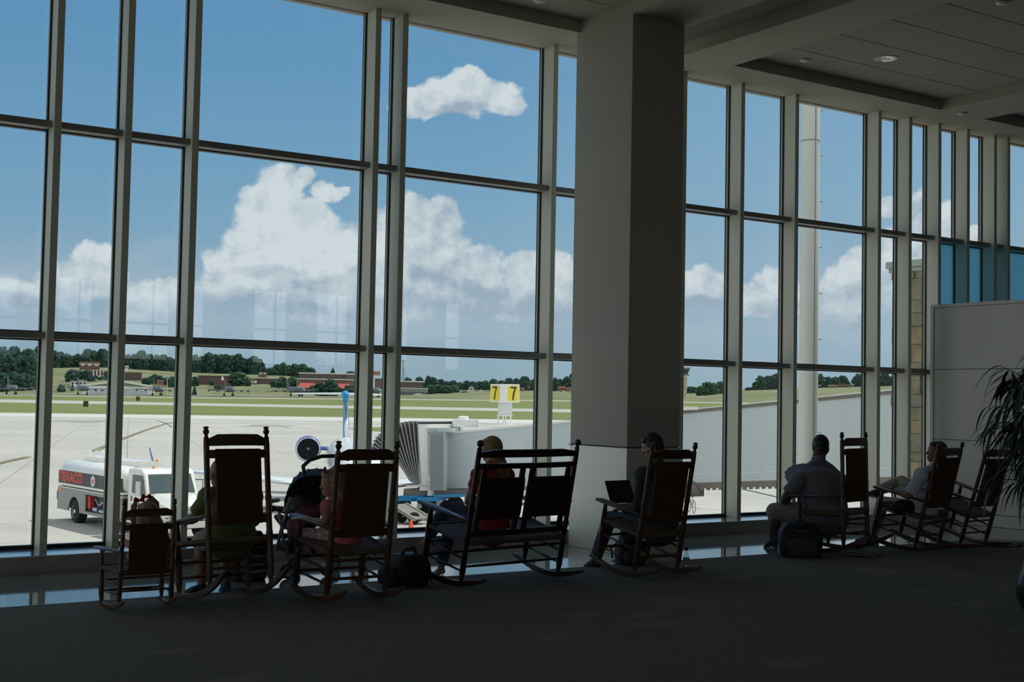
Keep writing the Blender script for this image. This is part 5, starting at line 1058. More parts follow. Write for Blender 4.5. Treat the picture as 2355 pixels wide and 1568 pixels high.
def person(name, label, J, s, skin, face, up, hairm, hair, top, bottom, shoes, sl=.45, leg=1.0, fat=1.0, curls=(.6, .6), extra=None, scat='person', hands=None):
    base = V((J['pel'].x, J['pel'].y, 0)); e = empty(name, base); tag(e, label, scat)
    J = {k: v-base for k, v in J.items()}
    f = V(face).normalized(); u = V(up); u = (u-f*u.dot(f)).normalized(); r = f.cross(u); c = J['head']; hs_ = s*(1.06 if fat > 1.4 else 1) if s > .8 else .88+(s-.6)*.4
    sv = (J['shR']-J['shL']).normalized(); hip = (J['hipR']-J['hipL']).normalized()
    b = MB(); MR = Matrix(((r.x, f.x, u.x), (r.y, f.y, u.y), (r.z, f.z, u.z)))
    def hd_(df, dr, du): return c+(f*df+r*dr+u*du)*hs_
    b.ball(c+u*.012*hs_, (.076*hs_, .096*hs_, .100*hs_), 20, MR); b.ball(hd_(.025, 0, -.055), (.056*hs_, .066*hs_, .062*hs_), 16, MR); b.ball(hd_(.062, 0, -.092), (.026*hs_, .024*hs_, .020*hs_), 12, MR)
    b.tube([hd_(.086, 0, .012), hd_(.097, 0, -.012), hd_(.106, 0, -.030)], [(.008*hs_,)*2, (.009*hs_,)*2, (.0115*hs_,)*2], 8, caps=True)
    b.ball(hd_(.088, 0, -.060), (.024*hs_, .011*hs_, .006*hs_), 10, MR); b.ball(hd_(.086, 0, -.072), (.020*hs_, .011*hs_, .007*hs_), 10, MR); b.ball(hd_(.080, 0, .024), (.045*hs_, .014*hs_, .009*hs_), 10, MR)
    for q in (-1, 1): b.ball(hd_(-.005, .078*q, -.012), (.010*hs_, .020*hs_, .032*hs_), 10, MR); b.ball(hd_(.058, .036*q, -.03), (.024*hs_, .024*hs_, .022*hs_), 10, MR)
    nk = J['neck']; b.tube([nk-u*.03*s, nk.lerp(c, .45), c-f*.012-u*.05*hs_], [(.062*s*fat**.5, .058*s*fat**.5), (.053*s*fat**.6, .053*s*fat**.6), (.052*hs_*fat**.5, .052*hs_*fat**.5)], 14, side=r)
    pel, ch = J['pel'], J['chest']; wa = pel.lerp(ch, .5); shm = (J['shL']+J['shR'])/2
    def torso(mb, g, low=1.0, lift=0.):
        F_ = fat; sw = (J['shR']-J['shL']).length/2; mb.tube([pel-(ch-pel)*.18*low, pel+(ch-pel)*.1, wa, ch, ch.lerp(shm, .6), shm+(shm-ch)*.12, nk+(shm-ch)*.02], [((.155*F_+g)*s, (.115*F_+g)*s), ((.165*F_+g)*s, (.125*F_+g)*s), ((.145*F_+g)*s, (.115*F_**1.3+g)*s), ((.160*F_+g)*s, (.118*F_+g)*s), ((max(.158*F_*s, sw*.96)+g*s), (.102*F_+g)*s), ((max(.120*F_*s, sw*.80)+g*s), (.072*F_**.7+g)*s), ((.062+g)*s, (.060+g)*s)], 20, side=sv, caps=True)
        for q in ('L', 'R'): mb.ball(J['sh'+q], ((.060*F_**.6+g)*s,)*3, 12)
    torso(b, 0)
    for q in ('L', 'R'):
        b.tube([nk+u*.01*s, nk.lerp(J['sh'+q], .5)+V((0, 0, .012*s)), J['sh'+q]], [.044*s*fat**.5, .044*s*fat**.5, .044*s*fat**.5], 12)
        S_, E_, W_ = J['sh'+q], J['el'+q], J['wr'+q]; ff = fat**.6
        b.tube([S_, S_.lerp(E_, .4), E_], [.053*s*ff, .050*s*ff, .040*s*ff], 12, caps=True); b.tube([E_, E_.lerp(W_, .3), W_], [.040*s*ff, .042*s*ff, .027*s*ff**.5], 12, caps=True)
        hn = (hands or {}).get(q); dd = (W_-E_).normalized() if not hn or hn[0] is None else V(hn[0]).normalized(); nn = V((0, 0, -1)) if not hn else V(hn[1])
        hand(b, W_, dd, nn, s, curls[0 if q == 'L' else 1], 1 if q == 'R' else -1)
        H_, K_, A_ = J['hip'+q], J['kn'+q], J['an'+q]; T_ = J['toe'+q]
        b.tube([H_, H_.lerp(K_, .5), K_], [.080*s*ff, .074*s*ff, .055*s*ff], 14, caps=True); back = (H_-K_).normalized()*.012*s; b.tube([K_, K_.lerp(A_, .3)+back, K_.lerp(A_, .6)+back*.5, A_], [.053*s*ff, .055*s*ff, .045*s*ff, .034*s*ff**.6], 14, caps=True)
        td = (T_-A_); hl = A_-td*.28; hl.z = A_.z-.04*s; b.tube([hl, A_-V((0, 0, .03*s)), A_.lerp(T_, .6)-V((0, 0, .01*s)), T_], [(.030*s, .034*s), (.036*s, .038*s), (.042*s, .026*s), (.036*s, .016*s)], 12, side=td.cross(V((0, 0, 1))), caps=True)
    body = organic(b.build('body', skin, e), .0075 if s > .8 else .0055, 4)
    for q in (-1, 1):
        ey = MB().ball(hd_(.077, .031*q, .002), .0125*hs_, 12).build('eye', mat('eye white', (.7, .7, .68), .2), e, smooth=True); MB().ball(hd_(.086, .031*q, .002), .0062*hs_, 10).build('iris', mat('iris', (.04, .025, .015), .2), ey, smooth=True)
    # hair
    h = MB()
    if hair != 'bald':
        k_ = 1.0 if hair != 'crop' else .93
        h.ball(hd_(-.020, 0, .026), (.088*hs_*k_, .096*hs_*k_, .102*hs_*k_), 20, MR); h.ball(hd_(-.045, 0, -.025), (.078*hs_*k_, .062*hs_*k_, .075*hs_*k_), 16, MR)
        if hair in ('short', 'spiky'): h.ball(hd_(.030, 0, .075), (.066*hs_, .055*hs_, .038*hs_), 14, MR); [h.ball(hd_(.005, .074*q, .02), (.016*hs_, .030*hs_, .045*hs_), 10, MR) for q in (-1, 1)]
        if hair == 'spiky':
            for i in range(40): a = i*2.4; z_ = .02+.08*((i % 7)/7); d = MR @ V((.075*math.cos(a)*(1.15-z_*4), -.02+.075*math.sin(a), z_+.03)); h.tube([c+d*hs_*.85, c+d*hs_*1.02+u*.006], [.012*hs_, .004*hs_], 5)
        if hair in ('long', 'pig'):
            h.ball(hd_(.030, 0, .070), (.068*hs_, .062*hs_, .045*hs_), 14, MR)
            dn = V((0, 0, -1)); L = .40 if hair == 'long' and s > .8 else .26
            for i in range(9):
                a = -1.35+i*.3375; st_ = hd_(-.055*math.cos(a)-.012, .078*math.sin(a), .0); bk = -V((f.x, f.y, 0)).normalized()*s; h.tube([st_+u*.05*hs_, st_, st_+dn*L*.45*s/.9+bk*.075+r*.02*math.sin(a), st_+dn*L*(1-.18*abs(math.sin(a)))*s/.9+bk*.115], [.020*hs_, .028*hs_, .030*hs_, .012*hs_], 8)
        organic(h.build('hair', hairm, e), .006, 2, .5)
    if hair == 'crop':
        pass
    # clothes
    t_ = MB(); torso(t_, .020, 1.7 if fat > 1.4 else 1.1)
    for q in ('L', 'R'): t_.tube([nk-u*.03*s, nk.lerp(J['sh'+q], .5)-u*.005*s, J['sh'+q]], [.066*s*fat**.6, .067*s*fat**.6, .064*s*fat**.6], 12, caps=True)
    for q in ('L', 'R'):
        S_, E_, W_ = J['sh'+q], J['el'+q], J['wr'+q]; ff = fat**.6
        if sl <= 1: t_.tube([S_, S_.lerp(E_, sl*.35), S_.lerp(E_, sl*.7), S_.lerp(E_, sl)], [(.050*s*ff,)*2, (.062*s*ff,)*2, (.064*s*ff,)*2, (.067*s*ff,)*2], 14); t_.ball(S_, (.068*s*ff,)*3, 14)
        else: t_.tube([S_, E_], [.066*s*ff, .052*s*ff], 14, caps=True); t_.tube([E_, E_.lerp(W_, sl-1)], [.053*s*ff, .040*s*ff], 14, caps=True)
    organic(t_.build('shirt', top, e), .008 if s > .8 else .006, 3)
    p_ = MB(); p_.tube([pel-(ch-pel)*.2, pel, pel.lerp(ch, .35)], [((.164*fat)*s, (.124*fat)*s), ((.168*fat)*s, (.130*fat)*s), ((.150*fat)*s, (.118*fat)*s)], 20, side=hip, caps=True)
    for q in ('L', 'R'):
        H_, K_, A_ = J['hip'+q], J['kn'+q], J['an'+q]; ff = fat**.6
        p_.tube([H_, H_.lerp(K_, .5), K_], [.094*s*ff, .088*s*ff, .072*s*ff], 14, caps=True)
        if leg > 0: p_.tube([K_, K_.lerp(A_, leg*.5), K_.lerp(A_, leg)], [.070*s*ff, .064*s*ff, .056*s*ff], 14, caps=leg < .4)
    organic(p_.build('trousers' if leg > .5 else 'shorts', bottom, e), .009 if s > .8 else .007, 4)
    if shoes:
        for q in ('L', 'R'):
            A_, T_ = J['an'+q], J['toe'+q]; td = T_-A_; hl = A_-td*.30; hl.z = A_.z-.05*s; sd = td.cross(V((0, 0, 1))).normalized(); dz = V((0, 0, 1))
            m_ = MB(); m_.tube([hl+dz*.01*s, A_-dz*.035*s, A_.lerp(T_, .55)-dz*.005*s, T_+td.normalized()*.02*s], [(.036*s, .040*s), (.041*s, .046*s), (.047*s, .032*s), (.040*s, .022*s)], 14, side=sd, caps=True); m_.tube([A_-dz*.03*s, A_+dz*.012*s], [.043*s, .042*s], 12)
            sh = organic(m_.build('shoe', shoes, e), .006, 3)
            lo = min(hl.z, T_.z)-.030*s; n_ = 14; R = []
            cen = hl.lerp(T_, .55); La = (T_-hl).length*.5+.035*s
            tdh = V((td.x, td.y, 0)).normalized()
            slope = (T_.z-hl.z)/max(.05, (T_-hl).length)
            ring_ = [V((cen.x, cen.y, 0))+tdh*La*math.cos(2*PI*i/n_)+sd*(.046*s)*math.copysign(abs(math.sin(2*PI*i/n_))**.7, math.sin(2*PI*i/n_)) for i in range(n_)]
            zz_ = lambda p: cen.z+slope*((p-V((cen.x, cen.y, 0))).dot(tdh))
            MB().rings([[V((p.x, p.y, zz_(p)-.040*s)) for p in ring_], [V((p.x, p.y, zz_(p)-.020*s)) for p in ring_]]).build('sole', c_sole, sh, smooth=40)
    if extra: extra(e, base, J, f, u, r, c, hs_)
    return e
def bow(e, p, r, sc, m_=None):
    b = MB(); up_ = V((0, 0, 1))
    for q in (-1, 1): b.tube([p, p+r*q*.022*sc+up_*.006*sc, p+r*q*.045*sc+up_*.012*sc], [(.006*sc, .006*sc), (.020*sc, .010*sc), (.026*sc, .009*sc)], 10, side=up_, caps=True)
    b.ball(p, .010*sc, 8); b.build('hair_bow', m_ or k_redb, e, smooth=True)
def JJ(**k): return {a: hy(*v) for a, v in k.items()}
FL = V((-.83, .56, 0))       # towards the left of the view, along the window
# small girl in the child's rocker
def x1(e, base, J, f, u, r, c, hs_):
    bow(e, hy(320, 1151, 9.30)-base, r, .75); bow(e, hy(336, 1143, 9.30)-base, r, .7)
    p0 = hy(340, 1152, 9.33)-base; h = MB(); h.tube([p0, hy(347, 1146, 9.33)-base, hy(358, 1158, 9.33)-base, hy(364, 1185, 9.33)-base], [.014, .024, .027, .012], 10, caps=True)
    q0 = hy(312, 1155, 9.33)-base; h.tube([q0, hy(308, 1163, 9.33)-base, hy(305, 1190, 9.33)-base, hy(309, 1212, 9.33)-base], [.012, .022, .024, .010], 10, caps=True); h.build('ponytail', k_bl2, e, smooth=True)
person('girl', 'small girl with red hair bows sitting in the small child-size rocker', JJ(pel=(345, 1288, 9.27), chest=(347, 1252, 9.27), neck=(344, 1224, 9.27), head=(338, 1186, 9.28), shL=(318, 1236, 9.27), shR=(374, 1232, 9.27),
       elL=(300, 1256, 9.40), wrL=(280, 1238, 9.50), elR=(392, 1262, 9.36), wrR=(386, 1280, 9.48), hipL=(330, 1290, 9.28), hipR=(360, 1290, 9.28), knL=(304, 1277, 9.46), anL=(326, 1298, 9.50), toeL=(345, 1302, 9.56), knR=(386, 1284, 9.46), anR=(365, 1298, 9.50), toeR=(345, 1296, 9.56)),
       .56, k_skin, (-.1, 1, -.05), (0, 0, 1), k_bl2, 'pig', c_red, c_flor, None, .5, 1., 1., (.7, .7), x1)
# old man in the green polo
person('man', 'old man in a green polo shirt and khaki shorts in the tall rocking chair', JJ(pel=(530, 1232, 9.47), chest=(530, 1170, 9.45), neck=(517, 1128, 9.47), head=(507, 1088, 9.52), shL=(478, 1143, 9.47), shR=(582, 1143, 9.50),
       elL=(448, 1190, 9.62), wrL=(424, 1199, 9.72), elR=(586, 1198, 9.66), wrR=(556, 1214, 9.86), hipL=(505, 1236, 9.50), hipR=(555, 1236, 9.52), knL=(462, 1244, 9.84), anL=(464, 1346, 9.78), toeL=(434, 1362, 9.66), knR=(522, 1250, 9.96), anR=(519, 1344, 9.80), toeR=(514, 1366, 9.66)),
       1.0, k_skinD, (-.25, 1, -.1), (0, .1, 1), k_grey, 'crop', c_green, c_khaki, c_shoe, .72, .12, 1.12, (.35, .6))
# girl in pink
def x3(e, base, J, f, u, r, c, hs_):
    bow(e, hy(747, 1084, 8.95)-base, r, 1.0); bow(e, hy(767, 1079, 8.98)-base, r, .8)
    a = hy(681, 1193, 9.07)-base; MB().bar(a-V((.03, 0, -.005)), a+V((.035, .0, .006)), .06, .014).build('toy', mat('white toy plastic', (.7, .72, .8), .3), e, bevel=.004)
person('girl', 'girl in a pink shirt and floral trousers facing left in the middle rocking chair', JJ(pel=(800, 1240, 8.96), chest=(785, 1196, 8.95), neck=(772, 1150, 8.95), head=(766, 1110, 8.96), shL=(752, 1165, 8.84), shR=(806, 1160, 9.02),
       elL=(748, 1203, 8.84), wrL=(702, 1194, 9.02), elR=(790, 1205, 9.18), wrR=(752, 1212, 9.26), hipL=(786, 1242, 8.96), hipR=(812, 1240, 9.06), knL=(706, 1228, 9.16), anL=(704, 1290, 9.28), toeL=(690, 1302, 9.36), knR=(748, 1228, 9.34), anR=(752, 1292, 9.44), toeR=(744, 1304, 9.52)),
       .72, k_skin, (-.85, .5, -.12), (0, 0, 1), k_blond, 'long', c_pink, c_flor, c_wshoe, .42, .75, 1., (.8, .6), x3)
# woman on the bench
person('woman', 'blond woman in a red top and jeans with crossed legs on the double bench', JJ(pel=(1135, 1212, 9.28), chest=(1133, 1140, 9.24), neck=(1132, 1078, 9.26), head=(1130, 1034, 9.32), shL=(1100, 1093, 9.20), shR=(1166, 1093, 9.34),
       elL=(1077, 1152, 9.44), wrL=(1090, 1172, 9.66), elR=(1150, 1155, 9.66), wrR=(1104, 1170, 9.76), hipL=(1115, 1210, 9.30), hipR=(1150, 1212, 9.38), knR=(1026, 1166, 9.76), anR=(986, 1236, 9.92), toeR=(972, 1250, 10.0), knL=(1040, 1196, 9.74), anL=(1014, 1304, 9.76), toeL=(1000, 1322, 9.66)),
       .93, k_skin, (-.72, .66, -.28), (0, 0, 1), k_blond, 'long', c_red, c_jean, None, .4, .93, .95, (.7, .7))
# man with the laptop
def x5(e, base, J, f, u, r, c, hs_):
    m_ = MB(); 
    for q in (-1, 1):
        cc = c+(f*.098+r*.031*q+u*.0)*hs_; m_.tube([cc+(r*.024*math.cos(a)+u*.018*math.sin(a)) for a in [2*PI*i/12 for i in range(13)]], .0022, 5); m_.tube([cc+r*q*.024, c+(f*.0+r*.080*q+u*.0)*hs_], .0022, 5)
    m_.build('glasses', p_chr, e)
person('man', 'dark-haired man in a charcoal sweater bent over a laptop beside the column', JJ(pel=(1520, 1208, 9.02), chest=(1518, 1132, 8.98), neck=(1512, 1074, 9.02), head=(1501, 1026, 9.08), shL=(1478, 1092, 8.98), shR=(1556, 1092, 9.06),
       elL=(1468, 1168, 9.10), wrL=(1432, 1170, 9.36), elR=(1540, 1172, 9.26), wrR=(1470, 1168, 9.46), hipL=(1498, 1210, 9.05), hipR=(1534, 1210, 9.10), knL=(1402, 1192, 9.50), anL=(1368, 1288, 9.66), toeL=(1350, 1300, 9.72), knR=(1450, 1196, 9.66), anR=(1424, 1286, 9.84), toeR=(1408, 1296, 9.94)),
       1.0, k_skin, (-.72, .62, -.42), (-.2, .1, 1), k_black, 'short', c_dark, c_jean, c_shoe, 1.85, .95, 1.0, (.5, .5), x5)
# heavy man in the checked shirt
person('man', 'heavy man in a checked shirt leaning forward behind the black backpack', JJ(pel=(1898, 1172, 9.66), chest=(1882, 1112, 9.78), neck=(1882, 1062, 9.90), head=(1886, 1026, 9.96), shL=(1836, 1108, 9.80), shR=(1928, 1104, 9.92),
       elL=(1810, 1142, 9.86), wrL=(1800, 1160, 10.02), elR=(1912, 1150, 10.1), wrR=(1870, 1160, 10.3), hipL=(1872, 1182, 9.72), hipR=(1906, 1180, 9.80), knL=(1782, 1176, 10.06), anL=(1778, 1240, 10.06), toeL=(1764, 1254, 10.12), knR=(1842, 1184, 10.32), anR=(1838, 1236, 10.34), toeR=(1824, 1246, 10.42)),
       1.04, k_skinB, (.35, .92, -.05), (0, .15, 1), k_black, 'crop', c_chk, c_stone, c_shoe, .78, .22, 1.55, (.5, .5))
# man leaning back, legs crossed
def x7(e, base, J, f, u, r, c, hs_):
    w = J['wrL']; d = (w-J['elL']).normalized(); MB().lathe([(0, .032), (0, .036), (.022, .036), (.022, .032)], w-d*.03, w, 16, False).build('wristwatch', c_blk, e, smooth=True)
    yk = MB(); a, b = J['shL'], J['shR']; yk.tube([a+V((0, 0, .012)), a.lerp(b, .5)+V((0, 0, .03)), b+V((0, 0, .012))], [(.078, .062)]*3, 14, side=V((0, 1, .3)), caps=True); yk.build('shirt_yoke', c_blk, e, smooth=True)
    bg_ = MB(); p = hy(2080, 1166, 9.26)-base; bg_.ball(p, (.17, .10, .085), 14); bg_.build('waist_pouch', c_blk, e, smooth=True)
person('man', 'man in a white and black shirt leaning back with one ankle on his knee', JJ(pel=(2122, 1172, 9.22), chest=(2142, 1120, 9.10), neck=(2152, 1076, 9.02), head=(2154, 1040, 9.03), shL=(2118, 1092, 8.98), shR=(2172, 1090, 9.14),
       elL=(2090, 1140, 9.10), wrL=(2056, 1124, 9.40), elR=(2150, 1146, 9.32), wrR=(2110, 1152, 9.50), hipL=(2104, 1172, 9.26), hipR=(2130, 1168, 9.34), knL=(2030, 1156, 9.72), anL=(2006, 1232, 9.90), toeL=(1975, 1242, 9.98), knR=(2074, 1108, 9.80), anR=(2018, 1128, 9.94), toeR=(2000, 1134, 10.0)),
       1.0, k_skinD, (-.80, .58, .12), (.1, 0, 1), mat('dark brown hair', (.022, .014, .011), .5), 'short', c_white, c_stone, c_shoe, .85, .9, 1.08, (.5, .5), x7)
# ================================================================== THINGS ON THE FLOOR
b_fab = mat('black bag nylon', (.012, .012, .014), .6, bump=('noise', 30, .4)); b_dim = mat('dark grey webbing', (.045, .045, .05), .7)
def soft_box(mb, c, sx_, sy_, sz_, M=None, k=.5, n=20, lean=0.):
    R = []
    for i in range(9):
        q = i/8; z = sz_*q; g = .80+.20*math.sin(PI*min(1, q*1.15))**.5 if q < 1 else .62
        if i == 0: g = .86
        R.append([V(c)+((M @ V((sx_/2*g*math.copysign(abs(math.cos(a))**k, math.cos(a)), sy_/2*g*math.copysign(abs(math.sin(a))**k, math.sin(a))+lean*q, z))) if M else V((sx_/2*g*math.copysign(abs(math.cos(a))**k, math.cos(a)), sy_/2*g*math.copysign(abs(math.sin(a))**k, math.sin(a))+lean*q, z))) for a in [2*PI*j/n for j in range(n)]])
    mb.rings(R); return mb
def bag(name, label, cat, loc, rz, sx_, sy_, sz_, kind):
    e = empty(name, loc, rz); tag(e, label, cat)
    soft_box(MB(), (0, 0, .004), sx_, sy_, sz_).build('bag_body', b_fab, e, smooth=50)
    if kind == 'back':
        soft_box(MB(), (0, -sy_*.5, .03), sx_*.72, .09, sz_*.5).build('front_pocket', b_dim, e, smooth=50)
        MB().tube([(-.05, 0, sz_*.98), (-.03, 0, sz_*1.08), (.03, 0, sz_*1.08), (.05, 0, sz_*.98)], .011, 6, caps=True).build('grab_handle', b_dim, e, smooth=True)
        for q in (-1, 1): MB().tube([(q*sx_*.28, sy_*.42, sz_*.9), (q*sx_*.52, sy_*.62, sz_*.6), (q*sx_*.5, sy_*.5, .05)], [(.022, .005)]*3, 6).build('shoulder_strap', b_dim, e)
        MB().tube([(-sx_*.38, -sy_*.30, sz_*.75), (0, -sy_*.53, sz_*.80), (sx_*.38, -sy_*.30, sz_*.75)], .004, 5).build('zip', p_chr, e)
    else:
        MB().tube([(-.10, -.02, sz_*.93), (-.05, -.03, sz_*1.17), (.05, -.03, sz_*1.20), (.10, -.02, sz_*.93)], .015, 8, caps=True).build('carry_handle', b_dim, e, smooth=True)
        soft_box(MB(), (-sx_*.5, 0, .03), .12, sy_*.7, sz_*.55).build('end_pocket', b_fab, e, smooth=50)
        MB().tube([(sx_*.45, 0, sz_*.6), (sx_*.56, -.05, sz_*.3), (sx_*.52, -.1, .02)], .008, 6).build('strap', b_dim, e)
    return e
bag('duffel_bag', 'black duffel bag on the carpet between the middle rocking chair and the bench', 'bag', (5.17, 9.36, 0), .25, .38, .30, .255, 'duffel')
bag('backpack', 'boxy black backpack standing in front of the heavy man in the checked shirt', 'backpack', (9.74, 9.37, 0), -.58, .44, .25, .34, 'back')
bag('backpack', 'black backpack slumped at the feet of the man with the laptop', 'backpack', (7.74, 9.62, 0), -.3, .30, .20, .24, 'back')
bag('backpack', 'tall black backpack on the floor behind the legs of the old man', 'backpack', (4.13, 10.22, 0), .1, .34, .22, .40, 'back')
# laptop on the lap
h0, h1 = hy(1404, 1158, 9.62), hy(1462, 1155, 9.66); t0, t1 = hy(1384, 1099, 9.72), hy(1452, 1094, 9.76)
h1.z = h0.z = (h0.z+h1.z)/2
base = (h0+h1)/2; e = empty('laptop', base); tag(e, 'open black laptop on the knees of the dark-haired man', 'laptop')
h0, h1, t0, t1 = [p-base for p in (h0, h1, t0, t1)]
wv = (h1-h0).normalized(); hv_ = ((t0+t1)/2); hv_ = hv_-wv*hv_.dot(wv); hv_ = hv_.normalized(); W2, HT = .165, .225; nn = wv.cross(hv_)
l_ = mat('black laptop shell', (.012, .012, .013), .35)
MB().hexa([-wv*W2-nn*.004, wv*W2-nn*.004, wv*W2+nn*.004, -wv*W2+nn*.004, -wv*W2+hv_*HT-nn*.004, wv*W2+hv_*HT-nn*.004, wv*W2+hv_*HT+nn*.004, -wv*W2+hv_*HT+nn*.004]).build('screen', l_, e, bevel=.002)
dv = V((-wv.y, wv.x, 0)).normalized(); dv = dv if dv.y < 0 else -dv
MB().hexa([V(p) for p in (-wv*W2-V((0, 0, .022)), wv*W2-V((0, 0, .022)), wv*W2+dv*.23-V((0, 0, .022)), -wv*W2+dv*.23-V((0, 0, .022)), -wv*W2-V((0, 0, .004)), wv*W2-V((0, 0, .004)), wv*W2+dv*.23-V((0, 0, .006)), -wv*W2+dv*.23-V((0, 0, .006)))]).build('keyboard_base', mat('grey laptop deck', (.16, .17, .18), .4), e, bevel=.002)
# water bottle
c = hz(1578, 1311); e = empty('water_bottle', c); tag(e, 'clear plastic water bottle on the carpet beside the laptop man', 'bottle')
g_b = glass_mat('bottle plastic', (.86, .90, .92), .10, .05)
MB().lathe([(0, .001), (0, .028), (.006, .031), (.05, .031), (.055, .029), (.06, .031), (.12, .031), (.15, .020), (.172, .0125), (.186, .0125)], (0, 0, 0), (0, 0, 1), 24, False).build('bottle_body', g_b, e, smooth=50)
MB().lathe([(.182, .0155), (.206, .0155), (.208, .012)], (0, 0, 0), (0, 0, 1), 18).build('cap', c_blk, e, smooth=40); MB().lathe([(.065, .0315), (.115, .0315)], (0, 0, 0), (0, 0, 1), 24, False).build('label', mat('bottle label', (.30, .33, .33), .6), e, smooth=True)
# newspapers
m_np = mat('newsprint', (.36, .36, .34), .9, var=((40, 8, 40), .6, (.20, .20, .20)))
def paper(px, py, rz, label, n=3, w=.38, d=.28):
    c = hz(px, py); e = empty('newspaper', (c.x, c.y, 0), rz); tag(e, label, 'newspaper')
    for i in range(n):
        m_ = MB(); R = []; o = V((.03*i*(-1)**i, .02*i, .007+.009*i))
        for k_ in range(9): q = k_/8; x = -w/2+w*q; R.append([o+V((x, -d/2+.01*i, .010*abs(math.sin(q*PI*2+i)))), o+V((x, d/2, .012*abs(math.sin(q*PI*2+i+.5)))), o+V((x, d/2, .004+.012*abs(math.sin(q*PI*2+i+.5)))), o+V((x, -d/2+.01*i, .004+.010*abs(math.sin(q*PI*2+i))))])
        m_.rings(R).build('section', m_np, e)
paper(1988, 1276, .5, 'folded newspaper on the floor under the crossed rockers, left of the leaning man', 3)
paper(2325, 1254, .1, 'loose newspapers on the carpet at the right edge below the fig plant', 4, .46)
# stroller
s_met = mat('grey stroller frame', (.34, .35, .37), .35, .6); s_blk = mat('black stroller fabric', (.016, .016, .020), .75); s_pk = mat('pink blanket', (.20, .065, .11), .9, bump=('noise', 14, .5)); s_lil = mat('lilac grey fabric', (.20, .16, .20), .85)
YN, YFar = 10.12, 10.52
sb = hy(700, 1250, 10.32); sb.z = 0; e = empty('stroller', sb); tag(e, 'black baby stroller with pink blanket between the old man and the girl in pink', 'stroller')
def sp(px, py, Y): return hy(px, py, Y)-sb
for Y, o_ in ((YN, 0), (YFar, 0)):
    dx = 0 if Y == YN else 16; dy = 0 if Y == YN else -4
    MB().tube([sp(706+dx, 1092+dy, Y), sp(690+dx, 1112+dy, Y), sp(664+dx, 1165+dy, Y), sp(650+dx, 1205+dy, Y)], [.013, .013, .016, .012], 8, caps=True).build('push_bar', s_met, e, smooth=True)
    MB().tube([sp(642+dx, 1180+dy, Y), sp(652+dx, 1240+dy, Y), sp(665+dx, 1290+dy, Y)], .013, 8, caps=True).build('rear_leg', s_met, e, smooth=True)
    MB().tube([sp(660+dx, 1168+dy, Y), sp(700+dx, 1225+dy, Y), sp(748+dx, 1292+dy, Y)], .013, 8, caps=True).build('front_leg', s_met, e, smooth=True)
    MB().bar(sp(655+dx, 1178+dy, Y-.02), sp(668+dx, 1143+dy, Y-.02), .045, .03).build('hinge_cover', mat('pale grey plastic', (.42, .43, .45), .5), e, bevel=.006)
    for wx in (660, 752):
        c = sp(wx+dx, 1300+dy, Y); c.z = .065; w_ = MB().lathe([(-.016, .045), (-.018, .058), (0, .063), (.018, .058), (.016, .045)], c, c+V((0, 1, 0)), 22).build('wheel', p_tyre, e, smooth=50)
        MB().lathe([(-.019, .01), (-.021, .043), (.021, .043), (.019, .01)], c, c+V((0, 1, 0)), 18).build('hub', s_met, w_, smooth=40)
ha = [(700, 1088), (697, 1072), (712, 1058), (740, 1049), (775, 1048), (800, 1056)]
MB().tube([sp(x, y, YN+i*.08) for i, (x, y) in enumerate(ha)], .017, 10, caps=True).build('handle', b_fab, e, smooth=True)
R = []   # canopy: ribs fanning over the seat
for i in range(9):
    q = i/8; a = [(656, 1138), (662, 1120), (671, 1104), (684, 1092), (702, 1085), (722, 1083), (742, 1084), (756, 1092), (764, 1106)][i]
    l = sp(a[0], a[1]+10, YN-.02); m_ = sp(a[0]+6, a[1]-2, (YN+YFar)/2); h = sp(a[0]+18, a[1]+8, YFar+.02); R.append([l-V((0, 0, .12)) if i < 5 else l-V((0, 0, .07)), l, m_+V((0, 0, .015)), h, h-V((0, 0, .1))])
MB().rings(R, cap=False, closed=False).build('canopy', s_blk, e, smooth=60)
o = MB(); [o.tube(r_[0:], .008, 6) for r_ in R]; o.build('canopy_ribs', b_fab, e)
b = MB(); b.tube([sp(712, 1110, 10.32), sp(708, 1150, 10.32), sp(700, 1190, 10.32), sp(690, 1215, 10.32)], [(.17, .09), (.17, .12), (.17, .13), (.15, .10)], 16, side=V((0, 1, 0)), caps=True); b.tube([sp(690, 1200, 10.32), sp(660, 1205, 10.32), sp(645, 1190, 10.32)], [(.16, .07), (.16, .05), (.14, .03)], 14, side=V((0, 1, 0)), caps=True); organic(b.build('seat', s_blk, e), .012, 4)
MB().tube([sp(628, 1172, YN), sp(620, 1160, YN+.1), sp(625, 1152, (YN+YFar)/2), sp(640, 1150, YFar)], .018, 8, caps=True).build('bumper_bar', b_fab, e, smooth=True)
b = MB(); b.tube([sp(630, 1168, YN+.05), sp(650, 1172, YN+.15), sp(668, 1176, YN+.1)], [(.06, .02), (.09, .03), (.06, .02)], 12, side=V((0, 1, 0)), caps=True); organic(b.build('tray_cushion', s_lil, e), .008, 3)
b = MB(); b.tube([sp(735, 1165, 10.2), sp(705, 1182, 10.14), sp(680, 1205, 10.10), sp(672, 1235, 10.08)], [(.10, .05), (.12, .06), (.12, .055), (.06, .03)], 14, side=V((0, 1, .2)), caps=True); b.tube([sp(650, 1212, 10.06), sp(642, 1235, 10.05), sp(637, 1268, 10.05)], [(.035, .012), (.028, .010), (.012, .006)], 10, side=V((0, 1, .2)), caps=True); organic(b.build('blanket', s_pk, e), .007, 2)
b = MB(); b.tube([sp(655, 1255, 10.32), sp(700, 1262, 10.32), sp(735, 1258, 10.32)], [(.16, .05), (.18, .085), (.15, .05)], 14, side=V((0, 1, 0)), caps=True); organic(b.build('basket', s_blk, e), .010, 3)
